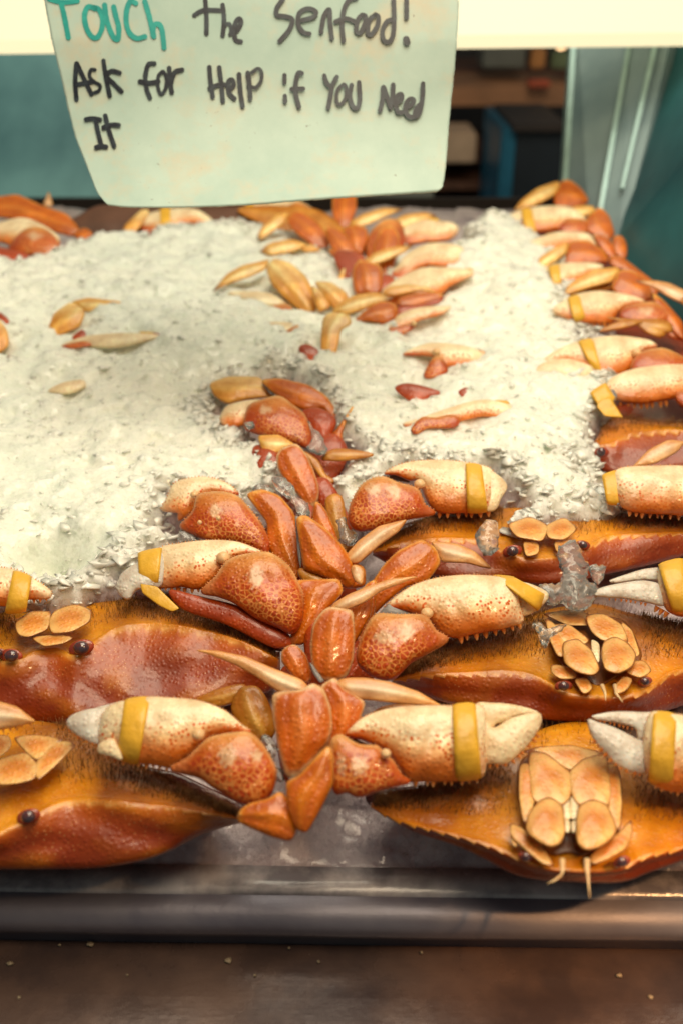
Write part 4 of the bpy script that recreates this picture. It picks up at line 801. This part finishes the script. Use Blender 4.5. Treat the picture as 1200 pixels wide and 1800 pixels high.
leg(D_, 'd1', '110,492 150,430 200,380 280,340 330,370 345,420 300,480 220,500 150,560 105,605', 'leg', .016, tips=(('312,343 400,350 470,380 530,440 500,436 440,420 350,417 330,372', 'tip', .002, '530,442'),), segs=(('20,590 60,520 105,500 100,600 40,700 20,740', 'leg', -.006), ('85,500 120,480 110,600 60,720 30,740', 'leg', -.01)))
leg(E_, 'd1', '40,420 80,440 75,500 45,485 30,440', 'tip', .016, tips=(('15,392 60,340 130,290 232,265 200,310 130,360 60,422 30,422', 'tip', .002),))
leg(C_, 'd6', '450,510 500,490 550,540 575,620 570,670 500,640 440,560', 'legpink', .012)
pillow('leg', Q('d6', '430,640 520,560 580,640 600,760 560,820 480,800'), 'red', C_, -.012, .4)
# crab whose carpus and big legs come out of the left ice
L1 = crab(430, 930, 'crab between the two ice mounds with its thick claw wrist and broad orange legs folded', 'cooked crabs in the middle gully')
claw(L1, 'c7', '90,680 120,620 150,560 220,535 300,530 380,550 440,590 452,614 350,602 280,615 262,640 240,690 170,735 168,700 120,692', .014, flip=True, carpus='180,760 240,690 265,617 360,602 440,620 500,680 560,760 592,840 582,890 520,860 420,830 300,820 200,780', patches=((345, 690, 30, 34),), knob=(245, 612, 20), spines=((' 545,760 580,840 585,885'.strip(), 4, 6),))
ball('barnacle', 250+270/2.6667, 640+742/2.6667, 4, L1, .034); ball('barnacle', 250+358/2.6667, 640+722/2.6667, 4.5, L1, .036)
leg(L1, 'c7', '490,610 560,590 640,620 700,690 728,760 740,850 750,950 720,1012 650,945 590,860 590,740 530,660', 'leg', .006, segs=(('725,722 760,710 850,770 930,850 980,930 1000,1020 970,1055 900,1010 820,980 760,960 745,850', 'leg', .004), ('900,1000 960,1050 1040,1040 1040,960 990,930', 'leg', -.01), ('740,960 880,1000 940,1060 860,1040 760,1020', 'brown', -.012)),
    joints=(('716,712 728,710 745,780 750,900 742,962 730,900 722,800', .006),))
leg(L1, 'c7', '630,432 650,400 722,373 770,430 800,500 826,580 822,640 780,680 740,620 670,540 640,500', 'legpink', .012, tips=(('540,335 640,330 700,365 722,380 650,412 600,427 560,400', 'tippale', .001),), segs=(('812,642 850,680 890,760 918,845 880,830 800,742', 'leg', -.005), ('520,470 560,400 640,430 640,540 560,600 520,520', 'red', -.016)))
leg(L1, 'c7', '760,410 820,450 860,520 900,545 870,560 830,520 780,450', 'brown', .0, tips=(('840,442 900,400 1000,405 1082,425 1000,445 900,452', 'brown', .004),), segs=(('800,560 860,540 930,640 980,760 960,900 900,800 840,680', 'red', -.02),))
M1 = crab(480, 720, 'crab at the head of the gully, reddish claw wrist under a thick folded leg', 'cooked crabs in the middle gully')
claw(M1, 'c7', '362,255 400,195 500,170 560,170 500,200 482,280 400,292 365,272', .008, flip=True, carpus='480,292 500,200 560,170 640,152 700,190 760,240 792,330 780,390 700,370 600,340 530,322', patches=((580, 215, 30, 18),))
leg(M1, 'c7', '312,92 400,58 550,60 622,150 560,155 480,165 400,187 340,150', 'legpale', .008, segs=(('555,75 640,68 780,100 860,150 908,220 900,262 850,202 760,215 700,190 640,150 600,120', 'leg', .001), ('750,225 830,210 905,262 880,340 850,382 790,290', 'red', -.006), ('880,342 920,300 992,190 962,240 930,330 945,402 870,412', 'leg', -.008)), joints=(('560,92 570,92 620,140 622,152 600,140', .008),))
for pts_, kd_, up_ in (('560,820 640,700 720,640 830,700 900,820 960,980 1000,1100 900,1180 760,1120 640,960', 'red', -.022), ('800,380 900,330 960,420 900,560 850,620 800,500', 'red', -.02), ('520,400 640,420 700,620 640,760 540,640', 'red', -.02), ('860,640 930,620 960,760 1000,900 940,1000 900,880', 'brown', -.018)):
    pillow('leg', Q('c7', pts_), kd_, L1, up_, .4)
for pts_, kd_, up_ in (('430,800 560,700 700,800 760,1000 700,1130 560,1200 450,1100', 'red', -.016), ('560,420 700,380 820,500 860,700 700,760 580,640', 'red', -.014), ('740,300 860,260 880,460 820,640 760,640', 'leg', -.008)):
    pillow('leg', Q('d6', pts_), kd_, D_, up_, .4)
# centre back
N_ = 'cooked crabs in the middle of the ice'
c_ = crab(540, 500, 'crab behind the gully with a pale leg stretched far left over the ice', N_)
leg(c_, 'c4', '312,400 350,355 430,380 500,440 530,500 552,600 500,622 420,560 340,480', 'legpale', .022, tips=(('58,517 130,430 200,390 332,360 312,410 250,440 150,472 90,502', 'tippale', .001, '58,518'),), segs=(('525,480 570,510 622,582 560,612 545,560', 'legpale', -.003), ('538,465 620,468 692,520 702,560 640,602 590,540', 'legpale', -.003)))
claw(c_, 'c4', '135,522 200,510 330,520 400,560 422,602 340,592 230,560', .004, flip=True, pk='cream', carpus='300,600 400,570 440,600 400,650 320,660')
claw(c_, 'c4', '320,660 400,655 465,670 440,700 400,740 350,740 320,700', .006, flip=True, pk='cream', carpus='380,740 410,700 465,672 440,740 400,770', step=4)
pillow('leg', Q('c4', '470,780 510,762 562,800 540,850 505,850'), 'red', c_, .004, .4, step=4)
c_ = crab(600, 560, 'crab in the centre with a leg standing up like a post out of the ice', N_)
leg(c_, 'c4', '580,640 612,610 700,620 717,665 662,690 652,760 622,850 592,870 570,760', 'legpale', .022, tips=(('618,612 650,570 722,530 830,515 917,547 840,570 760,600 690,622 642,614', 'tippale', .001, '917,547'),))
leg(c_, 'c4', '720,655 780,600 850,555 922,572 927,630 870,667 800,650', 'leg', .010, k=.6)
c_ = crab(640, 480, 'central crab with a square topped upright leg and a claw banded at its tip', N_)
leg(c_, 'c4', '722,402 745,362 850,392 856,450 852,522 732,524 718,460', 'leg', .018, tips=(('765,368 830,325 920,300 1012,293 960,330 870,370 810,392', 'tippale', .004, '1012,293'),), segs=(('640,470 670,400 694,380 690,420 660,490', 'legpale', -.012),))
claw(c_, 'n1', '200,700 240,640 300,560 400,490 500,460 640,460 740,490 765,540 740,600 640,640 500,630 420,640 330,720 250,740', .008, carpus='350,620 380,560 440,530 490,590 470,640', knob=(458, 550, 22), bnd='745,480 800,490 820,535 770,548', bk=.5)
c_ = crab(720, 510, 'crab in the centre whose orange leg tip crosses a claw just behind the ice gap', N_)
claw(c_, 'n1', '120,840 200,760 300,700 420,650 560,640 740,650 820,670 820,700 740,740 640,790 600,830 500,880 300,930 180,920', .004, carpus='330,720 420,700 500,740 590,830 480,830 400,790', knob=(485, 705, 18), bnd='755,650 815,655 822,700 775,712', bk=.5, patches=((390, 760, 30, 22),))
leg(c_, 'n1', '240,930 250,880 350,850 500,830 600,842 560,880 440,920 340,940', 'leg', .014, segs=(('125,838 200,780 330,770 480,790 545,835 430,812 300,840 210,860', 'legpale', .002), ('250,940 400,920 590,860 560,910 400,950 260,1000', 'red', -.008)))
c_ = crab(720, 570, 'crab nearly covered by ice, its pale claw top right of the upright leg', N_)
claw(c_, 'n1', '170,1100 220,1030 320,970 450,940 560,935 650,935 600,990 500,1020 400,1050 330,1110 240,1150', .006, carpus='180,1110 260,1090 360,1060 390,1075 320,1130 240,1150', knob=(370, 1060, 22))
c_ = crab(600, 400, 'crab at the back centre with a thick orange leg slanting down to the left', N_)
leg(c_, 'c4', '412,155 470,130 560,190 602,250 612,312 540,302 460,242 412,192', 'leg', .022, tips=(('265,267 300,200 370,150 422,135 402,190 350,230 290,272', 'tippale', .001, '265,267'),), segs=(('588,190 680,240 752,330 757,362 700,352 640,332 610,290', 'leg', -.002), ('600,310 660,330 700,385 640,360', 'leg', -.006)))
leg(c_, 'c4', '470,312 520,285 577,320 500,327', 'legpale', .008, tips=(('273,330 330,285 430,265 512,290 450,325 340,344', 'tippale', .002, '273,330'),))
claw(c_, 'c3', '825,125 860,82 950,68 1050,65 1105,110 1000,132 880,135', -.004, flip=True, bnd='862,76 892,73 900,132 872,136', bk=.5, carpus='980,120 1040,70 1100,100 1110,150 1020,150')
c_ = crab(640, 370, 'crab at the back centre with one orange leg standing straight up behind the sign edge', N_)
leg(c_, 'c4', '625,60 735,55 735,130 702,212 650,222 625,150', 'leg', .0, segs=(('670,230 690,200 780,210 792,250 762,342 700,332', 'leg', .010),), tips=(('700,190 760,150 860,120 965,125 900,150 800,197 740,214', 'tippale', .012, '965,125'),))
c_ = crab(740, 410, 'crab at the back right of centre, banded claw behind a standing pale leg', N_)
claw(c_, 'c4', '940,232 1000,192 1070,175 1120,180 1190,190 1215,225 1170,272 1070,282 960,292', -.002, bnd='1070,172 1122,172 1122,284 1072,284', bk=.5, carpus='780,320 800,240 870,175 940,190 960,290 880,400 800,400')
leg(c_, 'c4', '818,292 850,222 900,200 937,250 932,330 892,432 840,432 815,350', 'leg', .012, tips=(('890,190 960,150 1060,140 1120,157 1000,200 930,227', 'tippale', .002, '1120,157'),))
pillow('leg', Q('c4', '640,330 760,340 800,430 900,440 920,520 860,640 760,620 720,520 660,420'), 'red', c_, -.008, .3, step=6)
pillow('leg', Q('c4', '180,130 400,110 600,150 760,330 640,340 400,240'), 'brown', c_, -.014, .3, step=6)
# in the right mound
c_ = crab(780, 640, 'crab sunk in the right ice mound, orange hollow and knuckle beside its pale claw', N_)
claw(c_, 'c5', '215,245 300,207 400,210 480,230 502,270 450,290 380,288 350,300 330,262 290,250', .014, carpus='290,322 320,262 345,255 372,300 335,326', knob=(332, 236, 14), fingers=(('475,228 505,232 508,248 485,252', .004, 'tip'),), step=4)
c_ = crab(800, 720, 'crab sunk in the right ice mound, yellow band round the end of its buried claw', N_)
claw(c_, 'c5', '215,490 300,460 450,412 530,407 622,440 600,478 500,465 420,480 330,498 250,512', .014, carpus='245,512 280,470 330,470 380,460 412,470 400,500 300,505 265,525', bnd='535,408 588,412 594,478 540,474', bk=.45, step=4)
leg(c_, 'c5', '190,362 240,350 342,378 310,395 270,417 220,395', 'red', .013, step=4, segs=(('410,378 440,365 472,395 430,397', 'red', 0),))
leg(c_, 'c5', '618,372 660,330 700,325 672,372 640,385', 'tippale', .012, step=4, segs=(('740,352 790,338 800,352 760,362', 'tippale', 0),))
# in the left mound and along the back left
c_ = crab(130, 560, 'crab buried in the left ice, one pale bent leg rising out of it', N_)
leg(c_, 'c3', '160,545 190,460 250,420 302,455 280,510 200,540', 'legpale', .007, tips=(('248,420 310,405 430,420 442,437 330,457 290,452', 'tippale', .002),))
c_ = crab(200, 600, 'crab buried in the left ice, a long pale claw with yellow band end showing', N_)
claw(c_, 'c3', '215,575 300,542 420,530 540,533 562,545 430,580 300,580', .005, flip=True, pk='cream', bnd='490,526 545,530 548,556 492,560', bk=.4, step=4, carpus='220,578 290,560 320,572 260,582', fingers=(('255,545 290,520 300,540 270,555', .002, 'red'), ('540,530 566,540 550,552 538,548', .002, 'red')))
c_ = crab(160, 680, 'crab almost wholly under the left ice, a faint pale claw back showing', N_)
claw(c_, 'c3', '170,735 220,705 290,695 300,720 240,745', .001, flip=True, pk='cream', step=4)
c_ = crab(330, 550, 'crab under the left ice with only small orange bits of shell showing', N_)
leg(c_, 'c3', '640,462 690,450 705,465 670,478', 'leg', .009, step=3, segs=(('598,455 615,452 612,468 600,468', 'leg', 0),))
c_ = crab(0, 600, 'crab at the left edge, pale orange leg cut by the frame', N_)
leg(c_, 'c3', '-60,480 -10,475 25,520 32,575 0,600 -60,590', 'legpale', .012, segs=(('-20,470 0,460 32,490 10,505', 'red', 0),))
leg(c_, 'c3', '10,340 35,325 68,348 40,358', 'legpale', .006, step=4)
c_ = crab(60, 410, 'crab at the far left corner behind the ice, orange folded legs piled up', N_)
leg(c_, 'c3', '-60,60 60,42 140,80 235,112 282,167 260,192 180,172 60,132 0,122 -60,120', 'leg', .006, segs=(('250,182 300,158 332,185 290,207', 'leg', -.004),), tips=(('150,82 172,28 188,85', 'tip', -.002),))
claw(c_, 'c3', '-70,160 0,140 80,125 150,150 205,190 205,230 100,247 0,212 -60,230', .016, flip=True, carpus='30,240 80,170 150,160 208,215 170,260 100,255', patches=((120, 190, 25, 14),))
pillow('leg', Q('c3', '-60,225 0,230 100,255 60,275 -60,290'), 'red', c_, .01, .4)
c_ = crab(290, 390, 'crab at the back left behind the ice, yellow banded claw just below the sign', N_)
claw(c_, 'c3', '495,162 520,112 620,92 700,98 755,150 640,145 600,182 520,187', .0, flip=False, pk='palm', bnd='562,94 600,92 600,180 565,182', bk=.5)
leg(c_, 'c3', '425,190 440,150 500,95 528,98 492,160 450,198', 'legpale', .003, step=4)
# ------------------------------------------------------------------ crushed ice
def to_plane(pts):
    out = []
    for x, y in pts: p = U(x, y, D(y)); out.append((p.x, p.y))
    return np.array(out)
MOUNDS = [  # outlines on the crab layer, height of the ice above it (m), roundness of its rim (m)
 (Q('p', '-260,1110 -150,1120 -60,1060 0,1030 90,1040 110,1058 190,1050 215,1010 250,965 290,955 318,940 300,880 330,855 400,860 455,850 462,800 440,740 400,735 385,690 420,660 500,650 560,670 600,705 600,740 655,795 590,840 575,875 600,890 660,830 740,800 840,815 880,830 885,880 900,905 960,912 1040,905 1075,885 1068,830 1062,760 1085,735 1075,700 1090,640 1050,600 1060,560 1010,520 1000,470 970,420 890,385 830,400 760,440 640,400 560,395 440,380 380,395 200,410 120,430 0,460 -200,470 -400,640 -400,900'), .014, .014),
]
def cells(X, Y, size, seed):
    """tilted random facets: a crushed surface of jumbled flat chips"""
    r = np.random.RandomState(seed); NXc, NYc = int(1.9/size)+4, int(1.9/size)+4
    jx = r.rand(NXc, NYc); jy = r.rand(NXc, NYc); hh = r.rand(NXc, NYc); sx = r.randn(NXc, NYc); sy = r.randn(NXc, NYc)
    gx = (X+.95)/size + 1; gy = (Y-.1)/size + 1; ix = np.floor(gx).astype(int); iy = np.floor(gy).astype(int)
    best = np.full(X.shape, 9.); H = np.zeros(X.shape)
    for a in (-1, 0, 1):
        for b in (-1, 0, 1):
            cx = np.clip(ix+a, 0, NXc-1); cy = np.clip(iy+b, 0, NYc-1); dx = gx-(cx+jx[cx, cy]); dy = gy-(cy+jy[cx, cy]); d = dx*dx+dy*dy
            k = d < best; best = np.where(k, d, best); H = np.where(k, hh[cx, cy]-.5 + .45*(sx[cx, cy]*dx + sy[cx, cy]*dy), H)
    return H
def dist_in(poly, X, Y):
    d = np.full(X.shape, 1e9); n = len(poly)
    for i in range(n):
        a = poly[i]; b = poly[(i+1) % n]; ab = b-a; L = (ab**2).sum()+1e-12
        t = np.clip(((X-a[0])*ab[0] + (Y-a[1])*ab[1])/L, 0, 1); d = np.minimum(d, (X-a[0]-t*ab[0])**2 + (Y-a[1]-t*ab[1])**2)
    d = np.sqrt(d); return np.where(inside(poly, X, Y), d, -d)
# hollows round what pokes out of the ice: photo pixel, radius (m), depth (m)
HOL = [(770, 645, .030, .010), (265+0, 0, 0, 0), (820, 725, .035, .010), (740, 690, .02, .006), (540, 530, .05, .007), (620, 600, .03, .006), (700, 520, .05, .016), (680, 450, .06, .016), (130, 565, .03, .008), (200, 605, .04, .007), (0, 610, .03, .01), (100, 978, .028, .030), (55, 965, .018, .02), (480, 720, .035, .006), (590, 400, .08, .016), (1000, 420, .05, .016), (740, 570, .03, .005), (340, 550, .015, .004)]
mp = to_plane(catmull(MOUNDS[0][0], True, 8))
nrm_h = [(U(x, y, D(y)), r, d) for x, y, r, d in HOL if r > 0]
def lowf(X, Y, s, seed):
    return 2*(cells_s(X/s, Y/s, seed)-.5)
def cells_s(X, Y, seed):
    r = np.random.RandomState(seed); T_ = r.rand(64, 64); ix = np.floor(X).astype(int); iy = np.floor(Y).astype(int); fx = X-ix; fy = Y-iy; fx = fx*fx*(3-2*fx); fy = fy*fy*(3-2*fy)
    g = lambda a, b: T_[(ix+a) % 64, (iy+b) % 64]
    return g(0,0)*(1-fx)*(1-fy)+g(1,0)*fx*(1-fy)+g(0,1)*(1-fx)*fy+g(1,1)*fx*fy
def ice_h(X, Y, under=True):
    wx = X + .012*lowf(X, Y, .045, 13) + .010*lowf(X, Y, .022, 3) + .004*lowf(X, Y, .008, 5); wy = Y + .012*lowf(X, Y, .045, 14) + .010*lowf(X, Y, .022, 4) + .004*lowf(X, Y, .008, 6)
    d = dist_in(mp, wx, wy); lift = np.clip((d+.009)/.022, 0, 1); lift = np.sqrt(1-(1-lift)**2)
    pz = planeZ(Y); lo = pz - .044 - .004*lowf(X, Y, .05, 9); top = pz + .006 + .006*lowf(X, Y, .11, 1) + .004*lowf(X, Y, .04, 2) + .003*lowf(X, Y, .014, 17)
    for c, r, dd in nrm_h: top -= dd*np.exp(-((X-c.x)**2 + (Y-c.y)**2)/(r*r*.5))
    h = lo*(1-lift) + top*lift
    a = np.clip(d/.01+.4, .25, 1)
    h += a*(.0026*cells(X, Y, .019, 21) + .0014*cells(X, Y, .0095, 22)) + (1-a)*.004*cells(X, Y*.6+X*.3, .03, 24)
    Yr = Y - X*math.tan(YAW); h = np.where(Yr < .345, np.minimum(h, ZR - .0002 + np.maximum(Yr-.3185, 0)*.5 + .0015*cells(X, Y, .012, 31)*np.clip((Yr-.319)/.01, 0, 1)), h); h = np.where(Yr < .3170, ZR-.006, h)
    return np.maximum(h, CAMZ-.4195), d
def grid(x0, x1, y0, y1, s):
    xs = np.arange(x0, x1+s*.5, s); ys = [y0]
    while ys[-1] < y1: ys.append(ys[-1] + (.0013 if ys[-1] < .6 else .0013 + (ys[-1]-.6)*.003))
    ys = np.array(ys); X, Y = np.meshgrid(xs, ys); H, d = ice_h(X, Y); n0, n1 = X.shape
    idx = np.arange(n0*n1).reshape(n0, n1); a = idx[:-1, :-1].ravel(); b = idx[:-1, 1:].ravel(); c = idx[1:, 1:].ravel(); e = idx[1:, :-1].ravel()
    return np.stack([X, Y, H], -1).reshape(-1, 3), np.stack([a, b, c, e], -1), d.ravel()
def fast_mesh(name, V, Fq, tri=None):
    me = bpy.data.meshes.new(name); me.vertices.add(len(V)); me.vertices.foreach_set('co', V.astype(np.float32).ravel())
    k = Fq.shape[1]; me.loops.add(Fq.size); me.loops.foreach_set('vertex_index', Fq.astype(np.int32).ravel()); me.polygons.add(len(Fq))
    me.polygons.foreach_set('loop_start', np.arange(0, Fq.size, k, dtype=np.int32)); me.polygons.foreach_set('loop_total', np.full(len(Fq), k, np.int32)); me.update(); me.validate(); return me
Vi, Fi, di_ = grid(-.56, .60, .306, 1.24, .0019)
# sheets of ice chips lying on the surface
chips_v, chips_f = [], []; tmpl = []
for i in range(26):
    bm = bmesh.new(); pts = [Vector((random.gauss(0, 1), random.gauss(0, 1), random.gauss(0, .45))) for _ in range(11)]
    for p in pts: p.normalize() if p.length > 1.4 else None
    for p in pts: bm.verts.new(p)
    r = bmesh.ops.convex_hull(bm, input=bm.verts[:]); bmesh.ops.delete(bm, geom=[v for v in bm.verts if not v.link_faces], context='VERTS'); bmesh.ops.triangulate(bm, faces=bm.faces[:])
    bmesh.ops.recalc_face_normals(bm, faces=bm.faces[:]); bm.verts.index_update(); tmpl.append((np.array([v.co[:] for v in bm.verts]), np.array([[v.index for v in f.verts] for f in bm.faces]))); bm.free()
NCH = 24000
cx = RNG.uniform(-.5, .52, NCH*2); cy = RNG.uniform(.33, 1.15, NCH*2); hh_, dd_ = ice_h(cx, cy)
keep = (dd_ > -.006) & ((RNG.rand(NCH*2) < .15) | (dd_ < .016)) & (np.abs(cx) < cy*.46); cx, cy, hh_, dd_ = cx[keep][:NCH], cy[keep][:NCH], hh_[keep][:NCH], dd_[keep][:NCH]
off = 0
for i in range(len(cx)):
    tv, tf = tmpl[i % 26]; edge = dd_[i] < .022; s = float(np.clip(RNG.lognormal(-5.95 if edge else -6.5, .5), .0007, .0065)); R_ = Matrix.Rotation(RNG.uniform(0, 6.28), 3, 'Z') @ Matrix.Rotation(RNG.normal(0, .3), 3, 'X') @ Matrix.Rotation(RNG.normal(0, .3), 3, 'Y')
    tv = tv*np.array((1, 1, .5)); v = (tv*s) @ np.array(R_).T + (cx[i], cy[i], hh_[i] - s*.02); chips_v.append(v); chips_f.append(tf+off); off += len(tv)
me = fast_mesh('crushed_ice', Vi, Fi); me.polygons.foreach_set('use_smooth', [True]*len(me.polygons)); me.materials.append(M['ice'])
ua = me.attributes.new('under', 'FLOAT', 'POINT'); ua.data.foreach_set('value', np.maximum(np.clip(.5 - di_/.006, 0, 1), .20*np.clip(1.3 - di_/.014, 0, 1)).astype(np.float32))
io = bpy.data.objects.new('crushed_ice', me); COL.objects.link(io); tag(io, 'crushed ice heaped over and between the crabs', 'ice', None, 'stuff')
me = fast_mesh('ice_chips', np.concatenate(chips_v), np.concatenate(chips_f)); me.materials.append(M['chip']); me.materials.append(M['semi']); me.polygons.foreach_set('material_index', (RNG.rand(len(me.polygons)//8+1) < .10).astype(np.int32).repeat(8)[:len(me.polygons)])
ic = bpy.data.objects.new('ice_chips', me); COL.objects.link(ic); tag(ic, 'loose glassy chips lying all over the crushed ice', 'ice', None, 'stuff')
# single pieces of clear ice
def chunk(pts, crop, up, label, k=.5, z=None):
    P = Q(crop, pts); o = pillow('ice_chunk', P, 'cream', None, up, k*1.3, step=5, mat=M['clear'], smooth=True, z=z)
    me = o.data; 
    for v in me.vertices: v.co += Vector((random.gauss(0, .0004), random.gauss(0, .0004), random.gauss(0, .0004)))
    tag(o, label, 'ice chunk', 'clear ice pieces lying on the crabs'); return o
chunk('755,375 790,345 830,345 850,400 870,430 860,480 890,490 905,520 880,560 850,590 800,585 770,560 730,570 690,500 760,490 775,460', 'd1', .026, 'tall clear ice spike standing on the second row crab at the right')
chunk('870,430 915,428 930,450 900,500 880,480', 'd1', .022, 'small clear ice bit beside the tall ice spike')
chunk('470,320 500,275 540,268 552,310 548,370 515,394 485,370', 'd1', .030, 'rounded clear ice lump on the third row crab at the edge of the ice')
chunk('670,640 690,628 720,650 790,635 770,660 730,690 720,718 695,700 690,670', 'd1', .028, 'thin wet ice sliver left of the mouth of the second row crab at the right')
chunk('607,535 660,530 712,580 720,620 770,650 788,700 770,728 730,700 700,650 640,600 620,580', 'c7', .026, 'clear ice chunk on the folded legs in the middle gully')
chunk('520,575 560,560 625,590 620,625 560,632 520,610', 'c7', .022, 'flat clear ice piece beside the thick claw wrist')
chunk('775,262 800,300 845,340 866,410 850,430 790,412 770,395 795,340', 'c7', .022, 'jagged clear ice piece hanging on the reddish claw wrist')
chunk('480,275 520,272 522,300 500,308', 'c7', .026, 'tiny clear ice crystal on the reddish claw wrist')
chunk('910,730 950,720 960,760 1010,800 990,850 930,840 925,790', 'c7', .0, 'clear ice piece deep in the gully left of the third row claw')
chunk('170,790 200,782 275,828 200,840 172,850', 'c7', .006, 'clear ice wedge between the thick claw wrist and the claw below it')
chunk('915,235 945,225 970,260 968,310 945,350 980,395 1000,380 990,345 960,330', 'd3', .010, 'bubbly clear ice piece behind the upright leg in front', .4)
chunk('600,395 640,390 662,420 610,430', 'd3', -.03, 'clear ice sliver under the front left crab') if False else None
